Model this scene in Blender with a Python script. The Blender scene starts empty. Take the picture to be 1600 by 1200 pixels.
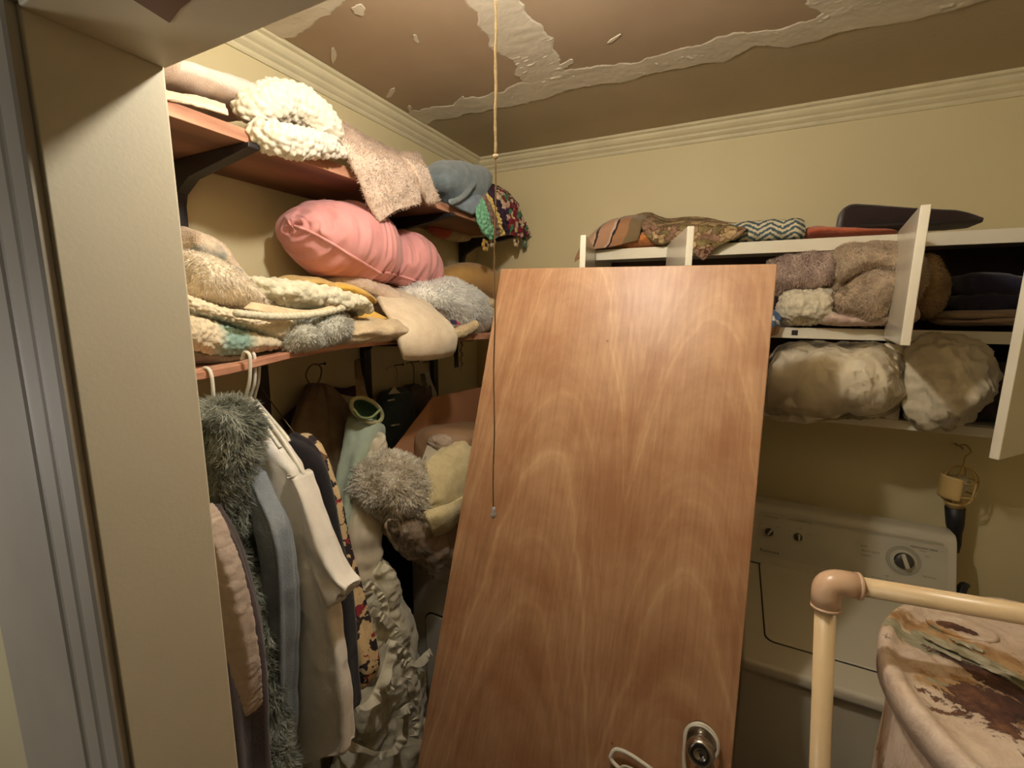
import bpy, math, random
import numpy as np
from mathutils import Vector, Matrix
random.seed(7)
rng = np.random.default_rng(11)
sc = bpy.context.scene
COL = sc.collection

# ------------------------------------------------------------------ camera
CAM = np.array([1.259, -2.10, 1.86])
_f = 700.0
_yaw, _pit, _rol = math.radians(26.5), math.radians(9.3), math.radians(0.5)
_F = np.array([-math.sin(_yaw)*math.cos(_pit), math.cos(_yaw)*math.cos(_pit), -math.sin(_pit)])
_R0 = np.array([math.cos(_yaw), math.sin(_yaw), 0.0]); _U0 = np.cross(_R0, _F)
_R = _R0*math.cos(_rol)+_U0*math.sin(_rol); _U = np.cross(_R, _F)
cd = bpy.data.cameras.new('camera'); cam = bpy.data.objects.new('camera', cd); COL.objects.link(cam)
cd.sensor_width = 36.0; cd.lens = _f/1600*36.0; cd.clip_start = 0.01
M = Matrix(((_R[0], _U[0], -_F[0], CAM[0]), (_R[1], _U[1], -_F[1], CAM[1]), (_R[2], _U[2], -_F[2], CAM[2]), (0, 0, 0, 1)))
cam.matrix_world = M
sc.camera = cam

# ------------------------------------------------------------------ light and exposure
sc.view_settings.view_transform = 'Standard'
try: sc.view_settings.look = 'None'
except Exception: pass
sc.view_settings.gamma = 1.0
sc.view_settings.use_curve_mapping = False
sc.view_settings.exposure = 0.0
w = bpy.data.worlds.new('world'); sc.world = w; w.use_nodes = True
w.node_tree.nodes['Background'].inputs[0].default_value = (0.62, 0.60, 0.58, 1)
w.node_tree.nodes['Background'].inputs[1].default_value = 0.06
BULB = (0.932, -1.50, 2.44)
BULB_STRENGTH = 620.0      # the bare bulb itself (built with the ceiling light below) is the room's light
BULB_COLOR = (1.0, 0.93, 0.82, 1)
# added unseen area light for the hall's weak light, placed left so it lights the casing but hardly enters the closet
ad = bpy.data.lights.new('hall_light', 'AREA'); ad.shape = 'RECTANGLE'; ad.size = 0.35; ad.size_y = 0.35; ad.energy = 5.6; ad.color = (1.0, 0.93, 0.85)
ao = bpy.data.objects.new('hall_light', ad); ao.location = (-0.2, -2.85, 1.6); COL.objects.link(ao)
ao.rotation_euler = Vector((-0.9, -0.75, 0.0)).to_track_quat('Z', 'Y').to_euler()

# ------------------------------------------------------------------ helpers
def ray(px, py): return _F + _R*((px-800)/_f) - _U*((py-600)/_f)
def P(px, py, X=None, Y=None, Z=None):
    d = ray(px, py)
    if X is not None: t = (X-CAM[0])/d[0]
    elif Y is not None: t = (Y-CAM[1])/d[1]
    else: t = (Z-CAM[2])/d[2]
    return CAM + d*t
def PP(px, py, pl, c): return P(px, py, **{pl: c})

def s2l(c):
    return tuple(((v/255.0)/12.92 if v/255.0 <= 0.04045 else ((v/255.0+0.055)/1.055)**2.4) for v in c)

def _hash(ix, iy, iz, s=0):
    n = (ix.astype(np.int64)*374761393 + iy.astype(np.int64)*668265263 + iz.astype(np.int64)*2147483629 + s*974634777) & 0x7fffffff
    n = ((n ^ (n >> 13))*1274126177) & 0x7fffffff
    n = (n ^ (n >> 16)) & 0xffff
    return n/65535.0
def vnoise(p, s=0):
    p = np.asarray(p); i = np.floor(p); f = p-i; f = f*f*(3-2*f); i = i.astype(np.int64)
    r = 0
    for dx in (0, 1):
        wx = f[:, 0] if dx else 1-f[:, 0]
        for dy in (0, 1):
            wy = f[:, 1] if dy else 1-f[:, 1]
            for dz in (0, 1):
                wz = f[:, 2] if dz else 1-f[:, 2]
                r = r + wx*wy*wz*_hash(i[:, 0]+dx, i[:, 1]+dy, i[:, 2]+dz, s)
    return r*2-1
def fbm(p, o=3, s=0):
    r = 0; a = 1
    for k in range(o): r = r+a*vnoise(p*(2**k), s+k); a *= .5
    return r
def worley(p, s=0):
    i = np.floor(p).astype(np.int64); best = np.full(len(p), 9.0)
    for dx in (-1, 0, 1):
        for dy in (-1, 0, 1):
            for dz in (-1, 0, 1):
                c = i+np.array([dx, dy, dz])
                o = np.stack([_hash(c[:, 0], c[:, 1], c[:, 2], s+q) for q in (1, 2, 3)], 1)*.7+.15
                best = np.minimum(best, ((c+o-p)**2).sum(1))
    return np.sqrt(best)

# displacement recipes: f(P, u, v) -> offset along the normal
def D_cloth(a=.006, fr=9, s=0): return lambda p, u, v: a*fbm(p*fr, 4, s)
def D_folds(a=.010, k=5, s=0, b=.003): 
    return lambda p, u, v: a*np.sin(u*k*2*math.pi+2.2*vnoise(np.stack([u*3, v*2, v*0+s], 1), s)*1.5)*(.35+.65*v)+b*fbm(p*14, 3, s)
def D_bobble(size=.013, a=.007, b=.004, s=0): return lambda p, u, v: a*(0.75-np.minimum(worley(p/size, s), 1))+b*fbm(p*8, 3, s)
def D_crumple(a=.012, fr=10, s=0): return lambda p, u, v: a*(1-2*np.abs(fbm(p*fr, 4, s)))
def D_wrinkle(a=.004, fr=(6, 30), s=0, b=.004): return lambda p, u, v: a*(1-2*np.abs(vnoise(np.stack([u*fr[1], v*fr[0], v*0], 1), s)))+b*fbm(p*7, 3, s)
def D_sum(*fs): return lambda p, u, v: sum(f(p, u, v) for f in fs)

_base = {}
def _props(o, label=None, cat=None, group=None, kind=None):
    if label: o['label'] = label
    if cat: o['category'] = cat
    if group: o['group'] = group
    if kind: o['kind'] = kind
    return o
def thing(name, label, cat, loc, group=None):
    o = bpy.data.objects.new(name, None); COL.objects.link(o); o.location = tuple(float(a) for a in loc)
    o.empty_display_size = .05
    _base[o] = np.array(loc, float)
    return _props(o, label, cat, group)
def mo(name, V, Fc, m, parent=None, uv=None, smooth=True, label=None, cat=None, group=None, kind=None):
    V = np.asarray(V, float)
    if parent is not None: base = _base[parent]
    elif kind == 'structure': base = np.zeros(3)
    else: base = np.array([(V[:, 0].min()+V[:, 0].max())/2, (V[:, 1].min()+V[:, 1].max())/2, V[:, 2].min()])
    me = bpy.data.meshes.new(name)
    me.from_pydata((V-base).tolist(), [], Fc if isinstance(Fc, list) else Fc.tolist())
    if m is not None: me.materials.append(m)
    if smooth: me.shade_smooth()
    if uv is not None:
        lay = me.uv_layers.new(name='UVMap'); li = np.zeros(len(me.loops), dtype=np.int32); me.loops.foreach_get('vertex_index', li)
        lay.data.foreach_set('uv', np.asarray(uv, float)[li].ravel())
    me.update()
    o = bpy.data.objects.new(name, me); COL.objects.link(o)
    if parent is not None: o.parent = parent
    else: o.location = tuple(base)
    _base[o] = base
    return _props(o, label, cat, group, kind)

class MB:
    """collects simple solids and builds them as one mesh"""
    def __init__(s): s.V = []; s.F = []
    def add(s, V, Fc):
        n = len(s.V); s.V += [tuple(map(float, v)) for v in V]; s.F += [tuple(int(i)+n for i in f) for f in Fc]; return s
    def box(s, a, b, rot=None, piv=None):
        x0, y0, z0 = a; x1, y1, z1 = b
        V = [(x0, y0, z0), (x1, y0, z0), (x1, y1, z0), (x0, y1, z0), (x0, y0, z1), (x1, y0, z1), (x1, y1, z1), (x0, y1, z1)]
        if rot is not None: V = [tuple(rot @ (Vector(v)-Vector(piv)) + Vector(piv)) for v in V]
        return s.add(V, [(0, 3, 2, 1), (4, 5, 6, 7), (0, 1, 5, 4), (1, 2, 6, 5), (2, 3, 7, 6), (3, 0, 4, 7)])
    def tube(s, pts, r, n=10, cap=True):
        pts = [np.array(p, float) for p in pts]; m = len(pts)
        rr = r if hasattr(r, '__len__') else [r]*m
        up = np.array([0.13, 0.31, 0.94]); rings = []
        prev = None
        for i in range(m):
            t = pts[min(i+1, m-1)]-pts[max(i-1, 0)]; t /= (np.linalg.norm(t)+1e-12)
            if prev is None:
                a = np.cross(t, up); a /= np.linalg.norm(a)+1e-9
            else:
                a = prev-t*np.dot(prev, t); a /= np.linalg.norm(a)+1e-9
            prev = a; b = np.cross(t, a)
            rings.append([pts[i]+rr[i]*(a*math.cos(q)+b*math.sin(q)) for q in np.linspace(0, 2*math.pi, n, endpoint=False)])
        V = [v for R in rings for v in R]; Fc = []
        for i in range(m-1):
            for j in range(n): Fc.append((i*n+j, i*n+(j+1) % n, (i+1)*n+(j+1) % n, (i+1)*n+j))
        if cap: Fc += [tuple(range(n-1, -1, -1)), tuple((m-1)*n+j for j in range(n))]
        return s.add(V, Fc)
    def lathe(s, c, ax, prof, n=24):
        """profile list (distance along axis, radius)"""
        c = np.array(c, float); ax = np.array(ax, float); ax /= np.linalg.norm(ax)
        t = np.array([1, 0, 0]) if abs(ax[0]) < .8 else np.array([0, 1, 0])
        a = np.cross(ax, t); a /= np.linalg.norm(a); b = np.cross(ax, a)
        V = []; Fc = []
        for h, r in prof:
            for q in np.linspace(0, 2*math.pi, n, endpoint=False): V.append(c+ax*h+r*(a*math.cos(q)+b*math.sin(q)))
        for i in range(len(prof)-1):
            for j in range(n): Fc.append((i*n+j, i*n+(j+1) % n, (i+1)*n+(j+1) % n, (i+1)*n+j))
        Fc += [tuple(range(n-1, -1, -1)), tuple((len(prof)-1)*n+j for j in range(n))]
        return s.add(V, Fc)
    def prism(s, poly, d):
        """closed 3D polygon extruded by vector d"""
        poly = [np.array(p, float) for p in poly]; n = len(poly); d = np.array(d, float)
        return s.add(poly+[p+d for p in poly], [tuple(range(n-1, -1, -1)), tuple(range(n, 2*n))]+[(i, (i+1) % n, n+(i+1) % n, n+i) for i in range(n)])
    def build(s, name, m, parent=None, smooth=False, bevel=0.0, seg=2, auto=None, **k):
        o = mo(name, s.V, s.F, m, parent, smooth=smooth, **k)
        if bevel > 0:
            b = o.modifiers.new('bevel', 'BEVEL'); b.width = bevel; b.segments = seg; b.limit_method = 'ANGLE'; b.angle_limit = math.radians(40)
            b.harden_normals = False
            for p in o.data.polygons: p.use_smooth = True
            wn = o.modifiers.new('wn', 'WEIGHTED_NORMAL'); wn.keep_sharp = True
        return o

def cr(A, n, closed=False):
    """Catmull-Rom resample along axis 0"""
    A = np.asarray(A, float); k = len(A)
    if closed: t = np.linspace(0, k, n, endpoint=False)
    else: t = np.linspace(0, k-1, n)
    i = np.floor(t).astype(int)
    if not closed: i = np.minimum(i, k-2)
    f = (t-i).reshape((-1,)+(1,)*(A.ndim-1))
    if closed: g = lambda j: A[j % k]
    else:
        Ae = np.concatenate([2*A[:1]-A[1:2], A, 2*A[-1:]-A[-2:-1]])
        g = lambda j: Ae[np.clip(j+1, 0, k+1)]
    a, b, c, d = g(i-1), g(i), g(i+1), g(i+2)
    return .5*((2*b)+(-a+c)*f+(2*a-5*b+4*c-d)*f*f+(-a+3*b-3*c+d)*f**3)
def spl(pts, n=24): return list(cr(np.array(pts, float), n))

def gnormals(G, closed):
    if closed: du = np.roll(G, -1, 1)-np.roll(G, 1, 1)
    else: du = np.gradient(G, axis=1)
    dv = np.gradient(G, axis=0)
    n = np.cross(du, dv); L = np.linalg.norm(n, axis=2, keepdims=True); L[L < 1e-12] = 1
    return n/L
def puff_geo(st, plane='X', nu=56, nv=60, disp=None, flat=1.0, capn=4, square=1.0):
    """closed soft body through stations (x1,y1,x2,y2,c,h): outline pixels on the plane, half depth h"""
    cen = []; A = []; H = []
    for s_ in st:
        x1, y1, x2, y2, c, h = s_
        a = PP(x1, y1, plane, c); b = PP(x2, y2, plane, c)
        cen.append((a+b)/2); A.append((a-b)/2); H.append(h)
    cen = np.array(cen); A = np.array(A); H = np.array(H, float)[:, None]
    dn = {'X': np.array([1., 0, 0]), 'Y': np.array([0, -1., 0]), 'Z': np.array([0, 0, 1.])}[plane]
    cen = cr(cen, nv); A = cr(A, nv); H = cr(H, nv)
    # round the two ends
    t = np.linspace(0, 1, nv); e = 1.0/(capn+1e-6)
    k = np.minimum(1, np.minimum(t, 1-t)*capn*2.2); sc_ = np.sqrt(np.clip(1-(1-k)**2, 0, 1))*.98+.02
    th = np.linspace(0, 2*math.pi, nu, endpoint=False)
    c_, s_ = np.cos(th), np.sin(th)
    cx = np.sign(c_)*np.abs(c_)**square; sx = np.sign(s_)*np.abs(s_)**square
    hs = (H*sc_[:, None])[:, :, None]*dn[None, None, :]
    asc = (.35+.65*sc_) if flat < 1 else sc_
    G = cen[:, None, :]+cx[None, :, None]*(A*asc[:, None])[:, None, :]+sx[None, :, None]*hs
    N = gnormals(G, True)
    # orient outward
    if ((G-cen[:, None, :])*N).sum() < 0: N = -N; flip = True
    else: flip = False
    uu, vv = np.meshgrid(np.arange(nu)/nu, t)
    Pf = G.reshape(-1, 3)
    if disp is not None:
        off = disp(Pf, uu.ravel(), vv.ravel()); Pf = Pf+N.reshape(-1, 3)*off[:, None]
    V = np.concatenate([Pf, cen[:1], cen[-1:]])
    i, j = np.meshgrid(np.arange(nv-1), np.arange(nu), indexing='ij'); j2 = (j+1) % nu
    Q = np.stack([i*nu+j, i*nu+j2, (i+1)*nu+j2, (i+1)*nu+j], -1).reshape(-1, 4)
    if flip: pass
    Fc = Q.tolist(); a0 = nv*nu; a1 = a0+1
    for q in range(nu):
        Fc.append([a0, (q+1) % nu, q]); Fc.append([a1, (nv-1)*nu+q, (nv-1)*nu+(q+1) % nu])
    if flip: Fc = [f[::-1] for f in Fc]
    UV = np.concatenate([np.stack([np.abs(uu.ravel()*2-1), vv.ravel()], 1), [[.5, 0], [.5, 1]]])
    return V, Fc, UV
def puff(name, st, m, parent=None, **k):
    kw = {q: k.pop(q) for q in ('plane', 'nu', 'nv', 'disp', 'flat', 'capn', 'square') if q in k}
    V, Fc, UV = puff_geo(st, **kw)
    return mo(name, V, Fc, m, parent, uv=UV, **k)

def sheet_geo(rows, plane='X', nu=50, nv=60, thick=.006, disp=None, world=False):
    """thick soft sheet through a grid of (px,py,c) control points (or world points)"""
    G = np.array([[np.array(q, float) if world else PP(q[0], q[1], plane, q[2]) for q in r] for r in rows])
    G = cr(G, nv); G = np.swapaxes(cr(np.swapaxes(G, 0, 1), nu), 0, 1)
    N = gnormals(G, False)
    mid = G[nv//2, nu//2]
    if np.dot(N[nv//2, nu//2], CAM-mid) < 0: N = -N
    uu, vv = np.meshgrid(np.linspace(0, 1, nu), np.linspace(0, 1, nv))
    Pf = G.reshape(-1, 3); Nf = N.reshape(-1, 3)
    if disp is not None: Pf = Pf+Nf*disp(Pf, uu.ravel(), vv.ravel())[:, None]
    # rounded rim
    ed = np.minimum(np.minimum(uu, 1-uu)*nu, np.minimum(vv, 1-vv)*nv).ravel(); th = thick/2*np.sqrt(np.clip(1-(1-np.clip(ed/2.5, 0, 1))**2, .02, 1))
    top = Pf+Nf*th[:, None]; bot = Pf-Nf*th[:, None]
    V = np.concatenate([top, bot]); n = nu*nv
    i, j = np.meshgrid(np.arange(nv-1), np.arange(nu-1), indexing='ij')
    Q = np.stack([i*nu+j, i*nu+j+1, (i+1)*nu+j+1, (i+1)*nu+j], -1).reshape(-1, 4)
    Fc = Q.tolist()+(Q[:, ::-1]+n).tolist()
    bd = [q for q in range(nu)]+[r*nu+nu-1 for r in range(1, nv)]+[(nv-1)*nu+q for q in range(nu-2, -1, -1)]+[r*nu for r in range(nv-2, 0, -1)]
    for q in range(len(bd)):
        a, b = bd[q], bd[(q+1) % len(bd)]; Fc.append([a, a+n, b+n, b])
    nn = np.cross(V[Fc[0][1]]-V[Fc[0][0]], V[Fc[0][2]]-V[Fc[0][0]])
    if np.dot(nn, Nf[0]) < 0: Fc = [f[::-1] for f in Fc]
    uv = np.stack([uu.ravel(), vv.ravel()], 1)
    return V, Fc, np.concatenate([uv, uv])
def sheet(name, rows, m, parent=None, **k):
    kw = {q: k.pop(q) for q in ('plane', 'nu', 'nv', 'disp', 'thick', 'world') if q in k}
    V, Fc, UV = sheet_geo(rows, **kw)
    return mo(name, V, Fc, m, parent, uv=UV, **k)
def merge(gs):
    V = []; Fc = []; UV = []; n = 0
    for a, b, c in gs:
        V.append(a); Fc += [[i+n for i in f] for f in b]; UV.append(c); n += len(a)
    return np.concatenate(V), Fc, np.concatenate(UV)

def fur(name, src, n, L, wd, m, parent, grav=.3, rand=.6, curl=0.0, seed=1, only=None):
    """pile of real little blades on the surface of src"""
    r = np.random.default_rng(seed)
    me = src.data; nvv = len(me.vertices); co = np.zeros(nvv*3); me.vertices.foreach_get('co', co); co = co.reshape(-1, 3)+_base[src]
    me.calc_loop_triangles(); T = np.zeros(len(me.loop_triangles)*3, dtype=np.int32); me.loop_triangles.foreach_get('vertices', T); T = T.reshape(-1, 3)
    a, b, c = co[T[:, 0]], co[T[:, 1]], co[T[:, 2]]; nr = np.cross(b-a, c-a); ar = np.linalg.norm(nr, axis=1)+1e-15
    nrm = nr/ar[:, None]
    cen_ = (a+b+c)/3; wgt = ar*(((CAM-cen_)*nrm).sum(1) > -0.35*np.linalg.norm(CAM-cen_, axis=1))
    idx = r.choice(len(T), n, p=wgt/wgt.sum()); q = r.random((n, 2)); fl = q.sum(1) > 1; q[fl] = 1-q[fl]
    p0 = a[idx]+(b-a)[idx]*q[:, :1]+(c-a)[idx]*q[:, 1:]
    clump = np.stack([fbm(p0*22, 2, 31), fbm(p0*22, 2, 47), fbm(p0*22, 2, 59)], 1)
    d = nrm[idx]+clump*rand+r.normal(0, .25, (n, 3)); d[:, 2] -= grav; d /= np.linalg.norm(d, axis=1)[:, None]
    side = np.cross(d, r.normal(0, 1, (n, 3))); side /= np.linalg.norm(side, axis=1)[:, None]+1e-9
    ln = (L*(.6+.7*r.random(n)))[:, None]; mid = p0+d*ln*.55; d2 = d+np.array([0, 0, -grav])+r.normal(0, curl+.1, (n, 3)); tip = mid+d2/np.linalg.norm(d2, axis=1)[:, None]*ln*.5
    p0 = p0-nrm[idx]*L*.1
    V = np.stack([p0-side*wd/2, p0+side*wd/2, mid+side*wd*.4, mid-side*wd*.4, tip], 1).reshape(-1, 3)
    k = np.arange(n)*5
    Fc = np.stack([k, k+1, k+2, k+3], 1).tolist()+np.stack([k+3, k+2, k+4], 1).tolist()
    return mo(name, V, Fc, m, parent, smooth=False, kind='stuff')

# ------------------------------------------------------------------ materials
def nmat(name):
    m = bpy.data.materials.new(name); m.use_nodes = True; return m, m.node_tree, m.node_tree.nodes['Principled BSDF']
def N(nt, t, **k):
    n = nt.nodes.new(t)
    for a, b in k.items():
        if a.startswith('i_'): n.inputs[a[2:].replace('_', ' ')].default_value = b
        else: setattr(n, a, b)
    return n
def ramp(nt, stops, interp='LINEAR'):
    r = nt.nodes.new('ShaderNodeValToRGB'); cr_ = r.color_ramp; cr_.interpolation = interp
    while len(cr_.elements) > 1: cr_.elements.remove(cr_.elements[-1])
    cr_.elements[0].position = stops[0][0]; cr_.elements[0].color = (*s2l(stops[0][1]), 1)
    for p_, c_ in stops[1:]:
        e = cr_.elements.new(p_); e.color = (*s2l(c_), 1)
    return r
_mc = {}
def cloth(c1, c2=None, scale=30, rough=.9, bump=.25, bscale=250, sheen=.25, stretch=None, blotch=None, name='cloth', contrast=(.35, .65), weave=False):
    key = (name, c1, c2, scale, bump, bscale, stretch)
    if key in _mc: return _mc[key]
    c2 = c2 or tuple(int(v*.86) for v in c1)
    m, nt, b = nmat(name); L = nt.links
    tc = N(nt, 'ShaderNodeTexCoord'); src = tc.outputs['Object']
    if stretch:
        mp = N(nt, 'ShaderNodeMapping'); mp.inputs['Scale'].default_value = stretch; L.new(src, mp.inputs['Vector']); sv = mp.outputs['Vector']
    else: sv = src
    n1 = N(nt, 'ShaderNodeTexNoise'); n1.inputs['Scale'].default_value = scale; n1.inputs['Detail'].default_value = 6; n1.inputs['Roughness'].default_value = .65
    L.new(sv, n1.inputs['Vector'])
    r = ramp(nt, [(contrast[0], c2), (contrast[1], c1)]); L.new(n1.outputs['Fac'], r.inputs['Fac']); L.new(r.outputs['Color'], b.inputs['Base Color'])
    n2 = N(nt, 'ShaderNodeTexNoise'); n2.inputs['Scale'].default_value = bscale; n2.inputs['Detail'].default_value = 3; L.new(src, n2.inputs['Vector'])
    bp = N(nt, 'ShaderNodeBump'); bp.inputs['Strength'].default_value = bump; bp.inputs['Distance'].default_value = .004
    L.new(n2.outputs['Fac'], bp.inputs['Height']); L.new(bp.outputs['Normal'], b.inputs['Normal'])
    b.inputs['Roughness'].default_value = rough; b.inputs['Sheen Weight'].default_value = sheen; b.inputs['Sheen Roughness'].default_value = .5
    b.inputs['Specular IOR Level'].default_value = .2
    _mc[key] = m; return m
def pilem(c1, c2=None, name='pile'):
    """thin fibres: part of the light passes through them"""
    c2 = c2 or tuple(int(v*.88) for v in c1)
    m, nt, b = nmat(name); L = nt.links
    g = N(nt, 'ShaderNodeNewGeometry'); tc = N(nt, 'ShaderNodeTexCoord'); n1 = N(nt, 'ShaderNodeTexNoise'); n1.inputs['Scale'].default_value = 25; L.new(tc.outputs['Object'], n1.inputs['Vector'])
    r = ramp(nt, [(.35, c2), (.65, c1)]); L.new(n1.outputs['Fac'], r.inputs['Fac'])
    df = N(nt, 'ShaderNodeBsdfDiffuse'); tl = N(nt, 'ShaderNodeBsdfTranslucent'); L.new(r.outputs[0], df.inputs[0]); L.new(r.outputs[0], tl.inputs[0])
    mx = N(nt, 'ShaderNodeMixShader'); mx.inputs[0].default_value = .5; L.new(df.outputs[0], mx.inputs[1]); L.new(tl.outputs[0], mx.inputs[2]); L.new(mx.outputs[0], nt.nodes['Material Output'].inputs['Surface'])
    return m
def plain(c, rough=.5, metal=0, name='plain', bump=0, bscale=60, spec=.5, c2=None, scale=8):
    m, nt, b = nmat(name); L = nt.links
    b.inputs['Roughness'].default_value = rough; b.inputs['Metallic'].default_value = metal; b.inputs['Specular IOR Level'].default_value = spec
    tc = N(nt, 'ShaderNodeTexCoord')
    n1 = N(nt, 'ShaderNodeTexNoise'); n1.inputs['Scale'].default_value = scale; n1.inputs['Detail'].default_value = 5; L.new(tc.outputs['Object'], n1.inputs['Vector'])
    r = ramp(nt, [(.3, c2 or tuple(int(v*.94) for v in c)), (.7, c)]); L.new(n1.outputs['Fac'], r.inputs['Fac']); L.new(r.outputs['Color'], b.inputs['Base Color'])
    if bump:
        n2 = N(nt, 'ShaderNodeTexNoise'); n2.inputs['Scale'].default_value = bscale; n2.inputs['Detail'].default_value = 4; L.new(tc.outputs['Object'], n2.inputs['Vector'])
        bp = N(nt, 'ShaderNodeBump'); bp.inputs['Strength'].default_value = bump; bp.inputs['Distance'].default_value = .003
        L.new(n2.outputs['Fac'], bp.inputs['Height']); L.new(bp.outputs['Normal'], b.inputs['Normal'])
    return m
def wood(c1, c2, c3, scl=(1, 1, 1), wscale=3, dist=6, rough=.5, name='wood', bump=.15, spots=False, mapping_rot=(0, 0, 0)):
    m, nt, b = nmat(name); L = nt.links
    tc = N(nt, 'ShaderNodeTexCoord'); mp = N(nt, 'ShaderNodeMapping'); mp.inputs['Scale'].default_value = scl; mp.inputs['Rotation'].default_value = mapping_rot
    L.new(tc.outputs['Object'], mp.inputs['Vector'])
    wv = N(nt, 'ShaderNodeTexWave'); wv.wave_type = 'RINGS'; wv.rings_direction = 'Y'; wv.inputs['Scale'].default_value = wscale; wv.inputs['Distortion'].default_value = dist; wv.inputs['Detail'].default_value = 4; wv.inputs['Detail Scale'].default_value = 1.2
    L.new(mp.outputs['Vector'], wv.inputs['Vector'])
    n1 = N(nt, 'ShaderNodeTexNoise'); n1.inputs['Scale'].default_value = 9; n1.inputs['Detail'].default_value = 8; n1.inputs['Roughness'].default_value = .7
    L.new(mp.outputs['Vector'], n1.inputs['Vector'])
    mx = N(nt, 'ShaderNodeMix'); mx.data_type = 'FLOAT'; mx.inputs[0].default_value = .55; L.new(wv.outputs['Fac'], mx.inputs[2]); L.new(n1.outputs['Fac'], mx.inputs[3])
    r = ramp(nt, [(.15, c1), (.5, c2), (.85, c3)]); L.new(mx.outputs[0], r.inputs['Fac']); L.new(r.outputs['Color'], b.inputs['Base Color'])
    bp = N(nt, 'ShaderNodeBump'); bp.inputs['Strength'].default_value = bump; bp.inputs['Distance'].default_value = .002; L.new(mx.outputs[0], bp.inputs['Height']); L.new(bp.outputs['Normal'], b.inputs['Normal'])
    b.inputs['Roughness'].default_value = rough
    return m
def uvramp(stops, interp='CONSTANT', axis=0, mul=1.0, distort=.0, name='stripes', bump=.3, bscale=200, rough=.9, noise=20):
    m, nt, b = nmat(name); L = nt.links
    uv = N(nt, 'ShaderNodeUVMap'); sp = N(nt, 'ShaderNodeSeparateXYZ'); L.new(uv.outputs['UV'], sp.inputs[0])
    tc = N(nt, 'ShaderNodeTexCoord'); n1 = N(nt, 'ShaderNodeTexNoise'); n1.inputs['Scale'].default_value = noise; n1.inputs['Detail'].default_value = 3; L.new(tc.outputs['Object'], n1.inputs['Vector'])
    a1 = N(nt, 'ShaderNodeMath', operation='MULTIPLY_ADD'); L.new(n1.outputs['Fac'], a1.inputs[0]); a1.inputs[1].default_value = distort; L.new(sp.outputs[axis], a1.inputs[2])
    a2 = N(nt, 'ShaderNodeMath', operation='SUBTRACT'); L.new(a1.outputs[0], a2.inputs[0]); a2.inputs[1].default_value = distort*.5
    r = ramp(nt, stops, interp); L.new(a2.outputs[0], r.inputs['Fac']); L.new(r.outputs['Color'], b.inputs['Base Color'])
    n2 = N(nt, 'ShaderNodeTexNoise'); n2.inputs['Scale'].default_value = bscale; L.new(tc.outputs['Object'], n2.inputs['Vector'])
    bp = N(nt, 'ShaderNodeBump'); bp.inputs['Strength'].default_value = bump; bp.inputs['Distance'].default_value = .004; L.new(n2.outputs['Fac'], bp.inputs['Height']); L.new(bp.outputs['Normal'], b.inputs['Normal'])
    b.inputs['Roughness'].default_value = rough; b.inputs['Sheen Weight'].default_value = .2
    return m
def voro(stops, scale=40, name='pattern', feature='F1', interp='CONSTANT', col=False, rough=.85, dist=.0, noise_mix=.0):
    m, nt, b = nmat(name); L = nt.links
    tc = N(nt, 'ShaderNodeTexCoord'); v = N(nt, 'ShaderNodeTexVoronoi'); v.feature = feature; v.inputs['Scale'].default_value = scale
    n1 = N(nt, 'ShaderNodeTexNoise'); n1.inputs['Scale'].default_value = scale*.8; n1.inputs['Detail'].default_value = 3; L.new(tc.outputs['Object'], n1.inputs['Vector'])
    ad_ = N(nt, 'ShaderNodeVectorMath', operation='MULTIPLY_ADD'); L.new(n1.outputs['Color'], ad_.inputs[0]); ad_.inputs[1].default_value = (dist,)*3; L.new(tc.outputs['Object'], ad_.inputs[2])
    L.new(ad_.outputs[0], v.inputs['Vector'])
    r = ramp(nt, stops, interp)
    if col:
        sp = N(nt, 'ShaderNodeSeparateColor'); L.new(v.outputs['Color'], sp.inputs[0]); L.new(sp.outputs[0], r.inputs['Fac'])
    else: L.new(v.outputs['Distance'], r.inputs['Fac'])
    L.new(r.outputs['Color'], b.inputs['Base Color']); b.inputs['Roughness'].default_value = rough
    n2 = N(nt, 'ShaderNodeTexNoise'); n2.inputs['Scale'].default_value = 300; L.new(tc.outputs['Object'], n2.inputs['Vector'])
    bp = N(nt, 'ShaderNodeBump'); bp.inputs['Strength'].default_value = .3; bp.inputs['Distance'].default_value = .003; L.new(n2.outputs['Fac'], bp.inputs['Height']); L.new(bp.outputs['Normal'], b.inputs['Normal'])
    return m
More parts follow.
